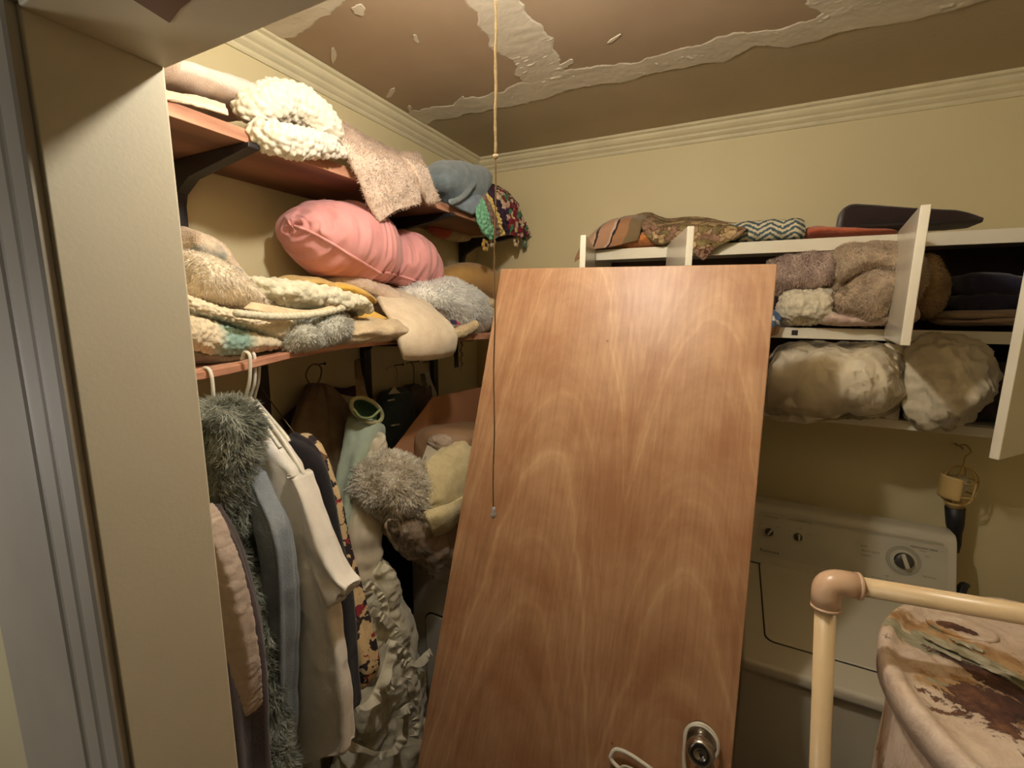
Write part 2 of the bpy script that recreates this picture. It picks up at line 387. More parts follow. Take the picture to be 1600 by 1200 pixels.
def film(tint=(235, 230, 215), a=.55, name='clear_plastic', rough=.18):
    m, nt, b = nmat(name); L = nt.links
    tr = N(nt, 'ShaderNodeBsdfTransparent'); tr.inputs[0].default_value = (.97, .96, .94, 1)
    gl = N(nt, 'ShaderNodeBsdfGlossy'); gl.inputs['Roughness'].default_value = rough; gl.inputs['Color'].default_value = (.9, .88, .82, 1)
    df = N(nt, 'ShaderNodeBsdfDiffuse'); df.inputs[0].default_value = (*s2l(tint), 1)
    fr = N(nt, 'ShaderNodeFresnel'); fr.inputs['IOR'].default_value = 1.3
    tc = N(nt, 'ShaderNodeTexCoord'); n1 = N(nt, 'ShaderNodeTexNoise'); n1.inputs['Scale'].default_value = 28; n1.inputs['Detail'].default_value = 3; n1.inputs['Distortion'].default_value = 1.5; L.new(tc.outputs['Object'], n1.inputs['Vector'])
    bp = N(nt, 'ShaderNodeBump'); bp.inputs['Strength'].default_value = .8; bp.inputs['Distance'].default_value = .012; L.new(n1.outputs['Fac'], bp.inputs['Height'])
    for n_ in (gl, df, fr): L.new(bp.outputs['Normal'], n_.inputs['Normal'])
    m1 = N(nt, 'ShaderNodeMixShader'); m1.inputs[0].default_value = 1-a; L.new(tr.outputs[0], m1.inputs[1]); L.new(df.outputs[0], m1.inputs[2])
    m2 = N(nt, 'ShaderNodeMixShader'); L.new(fr.outputs[0], m2.inputs[0]); L.new(m1.outputs[0], m2.inputs[1]); L.new(gl.outputs[0], m2.inputs[2])
    L.new(m2.outputs[0], nt.nodes['Material Output'].inputs['Surface'])
    return m

WALL = plain((214, 201, 160), rough=.55, name='cream_wall_paint', bump=.08, bscale=160, c2=(209, 196, 155), scale=2)
TRIMP = plain((216, 206, 172), rough=.42, name='cream_trim_paint', bump=.04, bscale=90)
JAMBP = plain((220, 210, 182), rough=.45, name='jamb_paint', bump=.05, bscale=200, c2=(215, 205, 177), scale=5)
CASEP = plain((186, 176, 156), rough=.5, name='casing_paint', bump=.05, bscale=200)
CEILP = plain((180, 164, 134), rough=.8, name='old_ceiling_paint', bump=.2, bscale=120, c2=(174, 158, 128), scale=4)
PAPER = plain((176, 154, 126), rough=.9, name='bare_drywall_paper', bump=.05, bscale=200, c2=(167, 144, 117), scale=5)
MUD = plain((218, 208, 188), rough=.75, name='joint_compound', bump=.1, bscale=60, c2=(206, 195, 173), scale=14)
WHITEP = plain((232, 226, 208), rough=.22, name='gloss_white_paint', bump=.08, bscale=80, c2=(222, 214, 194), scale=6)
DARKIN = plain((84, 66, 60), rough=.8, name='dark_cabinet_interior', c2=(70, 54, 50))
BLACKM = plain((32, 27, 30), rough=.45, name='black_metal')
ENAMEL = plain((212, 206, 186), rough=.28, name='appliance_enamel', c2=(206, 199, 178), scale=3)
ENAMEL2 = plain((196, 190, 172), rough=.4, name='console_plastic', c2=(190, 184, 165), scale=3)
PVC = plain((226, 202, 160), rough=.32, name='cream_plastic_pipe', c2=(212, 186, 142), scale=12)
PVC2 = plain((214, 182, 152), rough=.3, name='pink_beige_fitting', c2=(200, 168, 138), scale=16)
CHROME = plain((190, 186, 178), rough=.22, metal=1, name='brushed_steel')
WHPL = plain((236, 232, 218), rough=.35, name='white_plastic')
BLKPL = plain((26, 26, 34), rough=.5, name='black_plastic')
SHELFW = wood((96, 62, 46), (122, 82, 60), (150, 106, 80), scl=(3, .4, 3), wscale=1.0, dist=7, rough=.6, name='stained_shelf_wood')
SHELFE = wood((146, 98, 76), (184, 132, 104), (212, 166, 136), scl=(3, 1.5, 6), wscale=2, dist=8, rough=.7, name='sawn_shelf_edge', bump=.5)

# ------------------------------------------------------------------ room shell
H = 2.611
XR = 2.6; YF = -1.805; YO = -1.907; JX = 0.70; JX2 = 1.55; HZ = 2.107
def st(name, mb, m, bevel=0, **k): return mb.build(name, m, None, bevel=bevel, kind='structure', **k)
st('wall_left', MB().box((-.1, YO, 0), (0, .1, H)), WALL)
st('wall_back', MB().box((0, 0, 0), (XR, .1, H)), WALL)
st('wall_right', MB().box((XR, YO, 0), (XR+.1, .1, H)), WALL)
fr = MB().box((0, YO, 0), (JX-.02, YF, H)).box((JX2+.02, YO, 0), (XR, YF, H)).box((JX-.02, YO, HZ+.02), (JX2+.02, YF, H))
st('wall_front', fr, WALL)
st('ceiling', MB().box((-.1, YO, H), (XR+.1, .1, H+.1)), CEILP)
st('floor', MB().box((-.4, -4.6, -.1), (XR+.6, .1, 0)), plain((118, 110, 98), rough=.5, name='floor_vinyl', c2=(106, 98, 86)))
# hall around the camera
HALLP = plain((130, 126, 118), rough=.7, name='hall_paint')
st('wall_hall_left', MB().box((-.5, -4.5, 0), (-.4, YO, 2.5)), HALLP)
st('wall_hall_right', MB().box((XR+.5, -4.5, 0), (XR+.6, YO, 2.5)), HALLP)
st('wall_hall_end', MB().box((-.5, -4.6, 0), (XR+.6, -4.5, 2.5)), HALLP)
st('wall_hall_front', MB().box((-.4, YO, 0), (-.1, YO+.05, 2.5)).box((XR+.1, YO, 0), (XR+.5, YO+.05, 2.5)), HALLP)
st('ceiling_hall', MB().box((-.5, -4.6, 2.5), (XR+.6, YO, 2.6)), HALLP)
# door jambs and head
st('trim_1', MB().box((JX-.02, YO-.003, 0), (JX, YF+.004, HZ+.02)), JAMBP, bevel=.003, label='cream painted door jamb on the left of the doorway')
st('trim_2', MB().box((JX2, YO-.003, 0), (JX2+.02, YF+.004, HZ+.02)), JAMBP, bevel=.003)
hd = st('trim_3', MB().box((JX, YO-.003, HZ), (JX2, YF+.004, HZ+.02)), JAMBP, bevel=.002)
# casing on the hall side: moulded profile along the left side and across the head
def casing_profile():
    # (distance outward from the opening, projection towards the hall)
    return [(0.0, .0), (.0, .020), (.004, .024), (.030, .025), (.033, .027), (.036, .030), (.040, .030), (.043, .027), (.046, .025), (.072, .026), (.075, .028), (.078, .032), (.083, .032), (.086, .028), (.090, .026), (.30, .026), (.304, .022), (.304, 0)]
def casing(name, kind):
    pr = casing_profile(); V = []; Fc = []
    for e in (0, 1):
        for d, q in pr:
            if kind == 'left': V.append((JX-.004-d, YO-q*.5, 0 if e == 0 else HZ+.004+d))
            elif kind == 'right': V.append((JX2+.004+d, YO-q, 0 if e == 0 else HZ+.004+d))
            else: V.append(((JX-.004-d) if e == 0 else (JX2+.004+d), YO-q, HZ+.004+d))
    n = len(pr)
    for i in range(n-1): Fc.append((i, i+1, n+i+1, n+i))
    Fc += [tuple(range(n)), tuple(range(2*n-1, n-1, -1))]
    return mo(name, V, Fc, CASEP, None, smooth=False, kind='structure')
casing('trim_4', 'left'); casing('trim_5', 'right'); casing('trim_6', 'head')
# bare wood showing where paint is gone on the head
a = [P(265, 36, Z=HZ-.001), P(282, 14, Z=HZ-.001), P(330, -25, Z=HZ-.001), P(150, -30, Z=HZ-.001), P(205, -2, Z=HZ-.001)]
MB().prism(a, (0, 0, .002)).build('bare_wood_patch', wood((70, 42, 28), (98, 60, 40), (120, 76, 52), name='bare_head_wood'), hd)

# crown moulding of the closet
def crown(name, along):
    pr = [(0, .068), (.006, .068), (.009, .063), (.009, .054), (.015, .05), (.021, .044), (.021, .036), (.030, .030), (.036, .022), (.036, .012), (.046, .008), (.05, 0), (0, 0)]
    V = []
    for e in (0, 1):
        for d, z in pr:
            if along == 'x': V.append((d if e == 0 else XR-d, -d, H-z))
            elif along == 'y': V.append((d, -d if e == 0 else YF+d, H-z))
            else: V.append((XR-d, -d if e == 0 else YF+d, H-z))
    n = len(pr); Fc = [(i, i+1, n+i+1, n+i) for i in range(n-1)]+[tuple(range(n)), tuple(range(2*n-1, n-1, -1))]
    return mo(name, V, Fc, TRIMP, None, smooth=False, kind='structure')
crown('trim_7', 'x'); crown('trim_8', 'y'); crown('trim_9', 'r')
st('baseboard_back', MB().box((0, -.015, 0), (XR, 0, .10)), TRIMP, bevel=.003)
st('baseboard_left', MB().box((0, YF, 0), (.015, -.015, .10)), TRIMP, bevel=.003)

# ceiling: bare drywall panels between ragged bands of joint compound
ceil = bpy.data.objects['ceiling']
def ragged(path, w0, w1, seed, name, label=None, step=.006, amp=.022, t=.0025):
    """a strip of compound along path (x,y) with torn edges and raised creases"""
    path = np.array(path, float); L = np.linalg.norm(path[-1]-path[0]); n = int(L/step); cen = cr(path, n)
    tan = np.gradient(cen, axis=0); tan /= np.linalg.norm(tan, axis=1)[:, None]; nor = np.stack([-tan[:, 1], tan[:, 0]], 1)
    s = np.arange(n)*step; z0 = np.zeros(n)
    def edge(k): 
        q = fbm(np.stack([s*9, z0+k, z0], 1), 2, seed+k)*amp + np.round(fbm(np.stack([s*40, z0+k, z0+3], 1), 2, seed+k+5)*2)/2*amp*.22
        return q
    wl = np.linspace(w0, w1, n)
    e1 = wl/2+edge(0); e2 = -wl/2+edge(1); m = 15; V = []
    t_ = np.linspace(0, 1, m)
    G = np.zeros((n, m, 3))
    for j in range(m):
        off = e2+(e1-e2)*t_[j]; xy = cen+nor*off[:, None]
        G[:, j, :2] = xy
    fl = G.reshape(-1, 3)
    rel = .0009*np.abs(fbm(fl*np.array([26, 26, 1])+seed, 3, seed))*1.0
    crease = np.clip(1-np.abs(fbm(fl*np.array([9, 24, 1]), 3, seed+9))*22, 0, 1)*.0028*np.clip(fbm(fl*6,2,seed+4)+.35,0,1)
    G[:, :, 2] = (H-t-rel-crease).reshape(n, m)
    G[:, 0, 2] = H-.0005; G[:, -1, 2] = H-.0005
    i, j = np.meshgrid(np.arange(n-1), np.arange(m-1), indexing='ij')
    Q = np.stack([i*m+j, (i+1)*m+j, (i+1)*m+j+1, i*m+j+1], -1).reshape(-1, 4)
    return mo(name, G.reshape(-1, 3), Q.tolist(), MUD, ceil, smooth=False, label=label)
def panel(poly, name='drywall_panel', label=None):
    MB().prism([(x, y, H-.0015) for x, y in poly], (0, 0, .0012)).build(name, PAPER, ceil, label=label)
panel([(.055, -.60), (.60, -.60), (.60, -1.78), (.055, -1.78)])
panel([(.60, -.58), (2.58, -.58), (2.58, -1.78), (.60, -1.78)])
ragged([(.045, -.545), (.35, -.545), (.7, -.55), (1.1, -.555), (1.6, -.56), (2.55, -.57)], .12, .125, 3, 'compound_band', 'long torn band of joint compound running along the ceiling seam')
ragged([(.655, -.55), (.655, -.9), (.66, -1.3), (.66, -1.75)], .17, .165, 21, 'compound_band', 'short band of joint compound meeting the long seam')
ragged([(.03, -1.17), (.16, -1.18), (.28, -1.215), (.40, -1.29), (.5, -1.33)], .12, .12, 33, 'compound_band', 'pale compound patch by the left crown moulding')
ragged([(1.44, -.60), (1.44, -.9), (1.45, -1.5)], .14, .14, 41, 'compound_band')
for (px, py, L_, wd) in ((520, 85, .05, .008), (610, 145, .045, .009), (650, 60, .02, .006), (560, 15, .025, .014), (720, 155, .03, .006), (960, 60, .03, .005), (812, 112, .03, .014), (640, 168, .02, .007), (885, 100, .03, .012)):
    c = P(px, py, Z=H-.002); a_ = random.uniform(.5, 1.2); V = []; k = 12
    poly = []
    for q in range(k):
        an = 2*math.pi*q/k; rx = L_*(.7+.5*random.random())*math.cos(an); ry = wd*(.6+.8*random.random())*math.sin(an)
        poly.append((c[0]+rx*math.cos(a_)-ry*math.sin(a_), c[1]-(rx*math.sin(a_)+ry*math.cos(a_)), H-.0035))
    MB().prism(poly, (0, 0, .003)).build('compound_smear', MUD, ceil)

# light fixture on the ceiling and its pull cord
fx = thing('ceiling_light', 'porcelain lampholder with a bare round bulb on the closet ceiling', 'ceiling light', (BULB[0], BULB[1], H))
MB().lathe((BULB[0], BULB[1], H), (0, 0, -1), [(0, .055), (.012, .055), (.02, .045), (.03, .03), (.105, .028), (.112, .022)], 28).build('lampholder', WHPL, fx, smooth=True)
mbulb, nt_, b_ = nmat('lit_bulb_glass'); b_.inputs['Base Color'].default_value = (.9, .85, .75, 1); b_.inputs['Emission Color'].default_value = BULB_COLOR; b_.inputs['Emission Strength'].default_value = BULB_STRENGTH
MB().lathe((BULB[0], BULB[1], H-.108), (0, 0, -1), [(0, .013), (.012, .014), (.026, .022), (.042, .029), (.056, .030), (.07, .026), (.08, .016), (.084, .002)], 24).build('bulb', mbulb, fx, smooth=True)
pc = thing('pull_cord', 'thin tan pull cord hanging from the ceiling light with a clear bead', 'cord', (BULB[0], BULB[1], 1.50))
TANC = cloth((206, 184, 156), scale=200, name='tan_cord'); THINC = plain((70, 56, 44), rough=.7, name='thin_dark_cord')
top_ = P(777, 0, Y=-1.5); bt = P(771, 797, Y=-1.5); jn = P(774, 245, Y=-1.5); top_ = top_+(top_-jn)*((H-.05-top_[2])/(top_[2]-jn[2])); top_[1] -= .031; top_[0] += .012
def lerp(a, b, t): return a+(b-a)*t
pts = [lerp(top_, jn, t)+np.array([.0005*math.sin(t*40), 0, 0]) for t in np.linspace(0, 1, 60)]
MB().tube(pts, [.0019+.0003*math.sin(q*2.1) for q in range(60)], 8).build('cord', TANC, pc, smooth=True)
pts = [lerp(jn, bt, t)+np.array([.001*math.sin(t*19), 0, 0]) for t in np.linspace(0, 1, 40)]
MB().tube(pts, .0011, 6).build('lower_cord', cloth((150, 118, 86), scale=200, name='thin_cord'), pc, smooth=True)
MB().lathe(jn+np.array([0, 0, .004]), (0, 0, -1), [(0, .001), (.001, .0035), (.006, .0035), (.008, .001)], 10).build('knot', TANC, pc, smooth=True)
MB().lathe(bt+np.array([0, 0, .006]), (0, 0, -1), [(0, .0015), (.004, .0035), (.008, .003), (.012, .005), (.016, .0048), (.02, .002)], 12).build('bead', film((235, 235, 240), .5, 'clear_bead', .05), pc, smooth=True)

# ------------------------------------------------------------------ the leaning door slab
dv = ray(1723, -5159); dv /= np.linalg.norm(dv)
ev = np.cross(np.cross(ray(783, 420), ray(1215, 412)), dv); ev /= np.linalg.norm(ev)
if ev[0] < 0: ev = -ev
TL = np.array([.572, -.807, 1.991]); DW, DT = .762, .035
nb = np.cross(ev, dv); nb /= np.linalg.norm(nb)
if nb[1] > 0: nb = -nb          # faces the camera side
DH = TL[2]/dv[2]-.012
def dp(u, v, k=0.0): return TL+ev*u-dv*v+nb*k
def dpx(px, py):               # pixel -> (u, v) on the door face
    d = ray(px, py); t = np.dot(TL-CAM, nb)/np.dot(d, nb); q = CAM+d*t-TL
    return np.dot(q, ev), -np.dot(q, dv)
def lauan():
    m, nt, b = nmat('lauan_veneer'); L = nt.links
    uv = N(nt, 'ShaderNodeUVMap'); mp = N(nt, 'ShaderNodeMapping'); L.new(uv.outputs['UV'], mp.inputs['Vector'])
    sp = N(nt, 'ShaderNodeSeparateXYZ'); L.new(mp.outputs[0], sp.inputs[0])
    # large slow warp, then cathedral arches: distance to the arch axis bends the rings
    nz = N(nt, 'ShaderNodeTexNoise'); nz.inputs['Scale'].default_value = 3.0; nz.inputs['Detail'].default_value = 4; L.new(mp.outputs[0], nz.inputs['Vector'])
    def ax(x0, y0, kx, name):
        a = N(nt, 'ShaderNodeMath', operation='SUBTRACT'); L.new(sp.outputs[0], a.inputs[0]); a.inputs[1].default_value = x0
        p = N(nt, 'ShaderNodeMath', operation='MULTIPLY'); L.new(a.outputs[0], p.inputs[0]); L.new(a.outputs[0], p.inputs[1])
        q = N(nt, 'ShaderNodeMath', operation='MULTIPLY'); L.new(p.outputs[0], q.inputs[0]); q.inputs[1].default_value = kx
        r = N(nt, 'ShaderNodeMath', operation='SUBTRACT'); L.new(sp.outputs[1], r.inputs[0]); r.inputs[1].default_value = y0
        s = N(nt, 'ShaderNodeMath', operation='ADD'); L.new(q.outputs[0], s.inputs[0]); L.new(r.outputs[0], s.inputs[1]) if False else None
        t = N(nt, 'ShaderNodeMath', operation='SUBTRACT'); L.new(q.outputs[0], t.inputs[0]); L.new(r.outputs[0], t.inputs[1])
        return t
    t1 = ax(.255, 0, 16, 'a'); t2 = ax(.63, 0, 20, 'b')
    mn = N(nt, 'ShaderNodeMath', operation='SMOOTH_MIN'); L.new(t1.outputs[0], mn.inputs[0])
    of = N(nt, 'ShaderNodeMath', operation='ADD'); L.new(t2.outputs[0], of.inputs[0]); of.inputs[1].default_value = .22; L.new(of.outputs[0], mn.inputs[1]); mn.inputs[2].default_value = .12
    wa = N(nt, 'ShaderNodeMath', operation='MULTIPLY_ADD'); L.new(nz.outputs['Fac'], wa.inputs[0]); wa.inputs[1].default_value = .34; L.new(mn.outputs[0], wa.inputs[2])
    cb = N(nt, 'ShaderNodeCombineXYZ'); L.new(wa.outputs[0], cb.inputs[0])
    ns = N(nt, 'ShaderNodeTexNoise'); ns.noise_dimensions = '1D' if False else '3D'; ns.inputs['Scale'].default_value = 6; ns.inputs['Detail'].default_value = 5; ns.inputs['Roughness'].default_value = .62; L.new(cb.outputs[0], ns.inputs['Vector'])
    # fine straight fibres
    mp2 = N(nt, 'ShaderNodeMapping'); mp2.inputs['Scale'].default_value = (110, 3, 1); L.new(uv.outputs['UV'], mp2.inputs['Vector'])
    fb = N(nt, 'ShaderNodeTexNoise'); fb.inputs['Scale'].default_value = 1; fb.inputs['Detail'].default_value = 4; L.new(mp2.outputs[0], fb.inputs['Vector'])
    bl = N(nt, 'ShaderNodeTexNoise'); bl.inputs['Scale'].default_value = 5.5; bl.inputs['Detail'].default_value = 5; bl.inputs['Roughness'].default_value = .6; L.new(uv.outputs['UV'], bl.inputs['Vector'])
    r = ramp(nt, [(.28, (158, 120, 88)), (.44, (178, 138, 104)), (.56, (187, 148, 112)), (.72, (206, 172, 134))]); L.new(ns.outputs['Fac'], r.inputs['Fac'])
    r2 = ramp(nt, [(.35, (236, 230, 226)), (.6, (255, 255, 255))]); L.new(fb.outputs['Fac'], r2.inputs['Fac'])
    r3 = ramp(nt, [(.36, (226, 208, 198)), (.58, (255, 255, 255))]); L.new(bl.outputs['Fac'], r3.inputs['Fac'])
    x1 = N(nt, 'ShaderNodeMix', data_type='RGBA', blend_type='MULTIPLY'); x1.inputs[0].default_value = .8; L.new(r.outputs[0], x1.inputs[6]); L.new(r2.outputs[0], x1.inputs[7])
    x2 = N(nt, 'ShaderNodeMix', data_type='RGBA', blend_type='MULTIPLY'); x2.inputs[0].default_value = .8; L.new(x1.outputs[2], x2.inputs[6]); L.new(r3.outputs[0], x2.inputs[7])
    # small dark knots and nicks
    vk = N(nt, 'ShaderNodeTexVoronoi'); vk.inputs['Scale'].default_value = 5.2; L.new(uv.outputs['UV'], vk.inputs['Vector'])
    rk = ramp(nt, [(.012, (90, 52, 30)), (.03, (255, 255, 255))]); L.new(vk.outputs['Distance'], rk.inputs['Fac'])
    x3 = N(nt, 'ShaderNodeMix', data_type='RGBA', blend_type='MULTIPLY'); x3.inputs[0].default_value = .8; L.new(x2.outputs[2], x3.inputs[6]); L.new(rk.outputs[0], x3.inputs[7])
    L.new(x3.outputs[2], b.inputs['Base Color'])
    bp = N(nt, 'ShaderNodeBump'); bp.inputs['Strength'].default_value = .15; bp.inputs['Distance'].default_value = .002; L.new(fb.outputs['Fac'], bp.inputs['Height']); L.new(bp.outputs[0], b.inputs['Normal'])
    b.inputs['Roughness'].default_value = .42; b.inputs['Specular IOR Level'].default_value = .45
    return m
LAUAN = lauan()
door = thing('door_slab', 'tall flat unpainted plywood door leaning upside against the white cabinet', 'door', dp(DW/2, DH))
door['label'] = 'tall flat reddish plywood door slab leaning back against the open wall cabinet'
V = []; UVd = []
for k in (0, -DT):
    for u, v in ((0, 0), (DW, 0), (DW, DH), (0, DH)): V.append(dp(u, v, k)); UVd.append((u, v))
Fd = [(0, 3, 2, 1), (4, 5, 6, 7), (0, 1, 5, 4), (1, 2, 6, 5), (2, 3, 7, 6), (3, 0, 4, 7)]
sl = mo('slab', V, Fd, LAUAN, door, uv=UVd, smooth=False)
bv = sl.modifiers.new('bevel', 'BEVEL'); bv.width = .0015; bv.segments = 1
ku, kv = dpx(1096, 1152)
kc = dp(ku, kv)
MB().lathe(kc, nb, [(0, .033), (.004, .033), (.009, .029), (.012, .016), (.03, .012), (.034, .018), (.042, .026), (.056, .028), (.066, .026), (.070, .02), (.0705, .010), (.067, .008)], 36).build('knob', CHROME, door, smooth=True)
# plastic hangers hooked on the knob
def hanger_on_knob(off, lab, tilt):
    h = thing('clothes_hanger', lab, 'hanger', dp(ku, kv+.16, off))
    q = []
    for an in np.linspace(-.35*math.pi, 1.08*math.pi, 26): q.append(dp(ku+.034*math.cos(an)*1.0, kv-.036*math.sin(an), off))
    q += [dp(ku-.030, kv+.06, off), dp(ku-.012, kv+.138, off)]
    MB().tube(spl(q, 60), .0032, 10).build('hook', WHPL, h, smooth=True)
    c = (ku-.012, kv+.135)
    def rt(a, b): return dp(c[0]+a*math.cos(tilt)-b*math.sin(tilt), c[1]+a*math.sin(tilt)+b*math.cos(tilt), off)
    body = [rt(0, 0), rt(-.03, -.016), rt(-.12, -.020), rt(-.165, -.012), rt(-.175, .006), rt(-.165, .02), rt(-.1, .026), rt(0, .03), rt(.1, .05), rt(.2, .075), rt(.215, .062), rt(.2, .045), rt(.08, .012), rt(0, 0)]
    MB().tube(spl(body, 90), .0045, 10).build('body', WHPL, h, smooth=True)
    return h
hanger_on_knob(.020, 'white plastic hanger hooked over the door knob, its arm showing at the bottom edge', .24)
h2 = thing('clothes_hanger', 'second thin wire hanger tucked behind the white hanger on the knob', 'hanger', dp(ku, kv+.2, .02))
q = [dp(ku-.02, kv+.053+.08, .026), dp(ku-.06, kv+.053+.067, .026), dp(ku-.10, kv+.053+.058, .026), dp(ku-.150, kv+.053+.055, .026), dp(ku-.160, kv+.053+.075, .026), dp(ku-.14, kv+.053+.1, .026), dp(ku, kv+.053+.14, .026), dp(ku+.02, kv+.053+.12, .026), dp(ku-.02, kv+.053+.08, .026)]
MB().tube(spl(q, 60), .0028, 8).build('body', plain((205, 200, 185), rough=.4, name='greyish_plastic'), h2, smooth=True)
MB().tube(spl([dp(ku-.02, kv+.08, .026), dp(ku-.031, kv+.03, .03), dp(ku-.028, kv-.022, .03), dp(ku, kv-.036, .03), dp(ku+.027, kv-.022, .03), dp(ku+.034, kv+.006, .03)], 40), .0022, 8).build('hook', WHPL, h2, smooth=True)

# ------------------------------------------------------------------ wall cabinet
FY = -.31
cab = thing('wall_cabinet', 'white painted wall cabinet with open shelves crammed with linen above the washer', 'cabinet', (1.45, -.155, 1.50))
CX0, CX1 = .70, 2.12
MB().box((CX0, FY+.019, 2.080), (CX1, -.002, 2.097)).build('top_panel', WHITEP, cab, bevel=.001)
MB().box((CX0+.02, FY+.019, 1.778), (CX1-.02, -.012, 1.796)).build('shelf', WHITEP, cab, bevel=.001)
MB().box((CX0, FY+.019, 1.512), (CX1, -.002, 1.530)).build('bottom_panel', WHITEP, cab, bevel=.001)
MB().box((CX0, FY+.019, 1.53), (CX0+.02, -.002, 2.08)).build('side_panel', WHITEP, cab, bevel=.001)
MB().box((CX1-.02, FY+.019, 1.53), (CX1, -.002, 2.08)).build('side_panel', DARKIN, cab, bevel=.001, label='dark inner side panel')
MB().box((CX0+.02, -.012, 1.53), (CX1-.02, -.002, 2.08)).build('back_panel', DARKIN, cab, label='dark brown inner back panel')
MB().box((CX0-.01, FY, 2.060), (CX1, FY+.019, 2.100)).build('rail', WHITEP, cab, bevel=.0015)
MB().box((CX0-.01, FY, 1.776), (CX1, FY+.019, 1.812)).build('rail', WHITEP, cab, bevel=.0015)
MB().box((CX0-.01, FY, 1.498), (CX1, FY+.019, 1.528)).build('rail', WHITEP, cab, bevel=.0015)
MB().box((CX0-.01, FY, 1.528), (CX0+.025, FY+.019, 2.060)).build('stile', WHITEP, cab, bevel=.0015)
MB().box((1.705, FY, 1.528), (1.740, FY+.019, 1.776)).build('stile', WHITEP, cab, bevel=.0015)
MB().box((CX1-.035, FY, 1.528), (CX1, FY+.019, 2.060)).build('stile', WHITEP, cab, bevel=.0015)
# angled brace under the shelf
MB().prism([(1.69, FY+.03, 1.775), (1.74, FY+.03, 1.775), (1.716, FY+.03, 1.55)], (0, .018, 0)).build('brace', WHITEP, cab)
MB().box((1.424, FY-.0015, 1.786), (1.442, FY-.0002, 1.803)).build('catch_plate', BLACKM, cab)
def cab_door(hx, hy, ex, ey, z0, z1, lab=None):
    a = np.array([hx, hy, z0]); b = np.array([ex, ey, z0]); d = (b-a); L = np.linalg.norm(d); d /= L
    n = np.array([-d[1], d[0], 0])*.0195
    mb = MB(); poly = [a-n/2, b-n/2, b+n/2, a+n/2]
    mb.prism(poly, (0, 0, z1-z0))
    o = mb.build('door', WHITEP, cab, bevel=.0025, label=lab)
    # hinges
    for zz in ((z0+.06), (z1-.06)):
        MB().lathe(a+np.array([0, 0, zz-z0-.02]), (0, 0, 1), [(0, .004), (.04, .004)], 8).build('hinge', CHROME, o, smooth=True)
    return o
cab_door(.722, FY-.006, .792, -.66, 1.785, 2.102)
cab_door(1.012, FY-.006, 1.118, -.685, 1.785, 2.102)
cab_door(1.680, FY-.006, 1.622, -.715, 1.785, 2.108)
cab_door(2.09, FY-.008, 1.855, -.605, 1.505, 2.115)

# ------------------------------------------------------------------ washing machine (right)
def text(name, s, size, org, xd, yd, m, parent, lift=.0008, align='LEFT'):
    cu = bpy.data.curves.new('t', 'FONT'); cu.body = s; cu.size = size; cu.align_x = align; cu.resolution_u = 2; cu.extrude = .0
    o = bpy.data.objects.new('t', cu); COL.objects.link(o)
    bpy.context.view_layer.update()
    me = bpy.data.meshes.new_from_object(o.evaluated_get(bpy.context.evaluated_depsgraph_get()))
    co = np.array([v.co[:] for v in me.vertices]); Fc = [list(p.vertices) for p in me.polygons]
    bpy.data.objects.remove(o); bpy.data.curves.remove(cu); bpy.data.meshes.remove(me)
    xd = np.array(xd, float); yd = np.array(yd, float); xd /= np.linalg.norm(xd); yd /= np.linalg.norm(yd); n = np.cross(xd, yd)
    V = np.array(org)+co[:, :1]*xd+co[:, 1:2]*yd+n*lift
    return mo(name, V, Fc, m, parent, smooth=False)
WX0, WX1 = 1.345, 1.995
wm = thing('washing_machine', 'off-white washing machine with a knobbed rear console under the cabinet', 'washing machine', ((WX0+WX1)/2, -.42, 0))
MB().box((WX0, -.795, .02), (WX1, -.06, .862)).build('body', ENAMEL, wm, bevel=.008)
MB().box((WX0-.002, -.812, .868), (WX1+.002, -.06, .905)).build('top_deck', ENAMEL, wm, bevel=.012, seg=3)
# lid in its recess: thin dark gap around a slightly proud lid
lx0, lx1, ly0, ly1 = WX0+.062, WX1-.062, -.70, -.235
GAP = plain((40, 36, 32), rough=.7, name='dark_gap')
def rrect(x0, y0, x1, y1, r, z, n=6):
    o = []
    for cx, cy, a0 in ((x1-r, y1-r, 0), (x0+r, y1-r, 90), (x0+r, y0+r, 180), (x1-r, y0+r, 270)):
        for k in range(n+1):
            a = math.radians(a0+90*k/n); o.append((cx+r*math.cos(a), cy+r*math.sin(a), z))
    return o
MB().prism(rrect(lx0-.0035, ly0-.0035, lx1+.0035, ly1+.0035, .028, .9045), (0, 0, .0012)).build('lid_gap', GAP, wm)
MB().prism(rrect(lx0, ly0, lx1, ly1, .026, .9045), (0, 0, .0055)).build('lid', ENAMEL, wm, bevel=.003, seg=2)
# console: a sloped wedge with rounded top
c0 = np.array([WX0+.02, -.225, .908]); prof = [(-.245, .904), (-.232, .925), (-.168, 1.10), (-.158, 1.112), (-.145, 1.118), (-.09, 1.118), (-.08, 1.11), (-.075, .904)]
mb = MB(); mb.prism([(WX0+.022, y, z) for y, z in prof], (WX1-WX0-.036, 0, 0)); cons = mb.build('console', ENAMEL2, wm, bevel=.005, seg=3)
f0 = np.array([0, -.232, .925]); f1 = np.array([0, -.168, 1.10]); up = (f1-f0)/np.linalg.norm(f1-f0); xd = np.array([1., 0, 0]); fn = np.cross(xd, up)
def cp(x, t, k=0.0): return np.array([x, 0, 0])+f0+up*t+fn*k
FL = np.linalg.norm(f1-f0)
FACE = plain((188, 184, 166), rough=.45, name='console_face', c2=(182, 178, 160))
mb = MB(); mb.prism([cp(WX0+.045, .012, .0004), cp(WX1-.04, .012, .0004), cp(WX1-.04, FL-.022, .0004), cp(WX0+.045, FL-.022, .0004)], fn*.0012); mb.build('face_panel', FACE, cons)
MB().box((WX0+.018, -.2475, .9045), (WX1-.012, -.2445, .9085)).build('console_gap', GAP, wm)
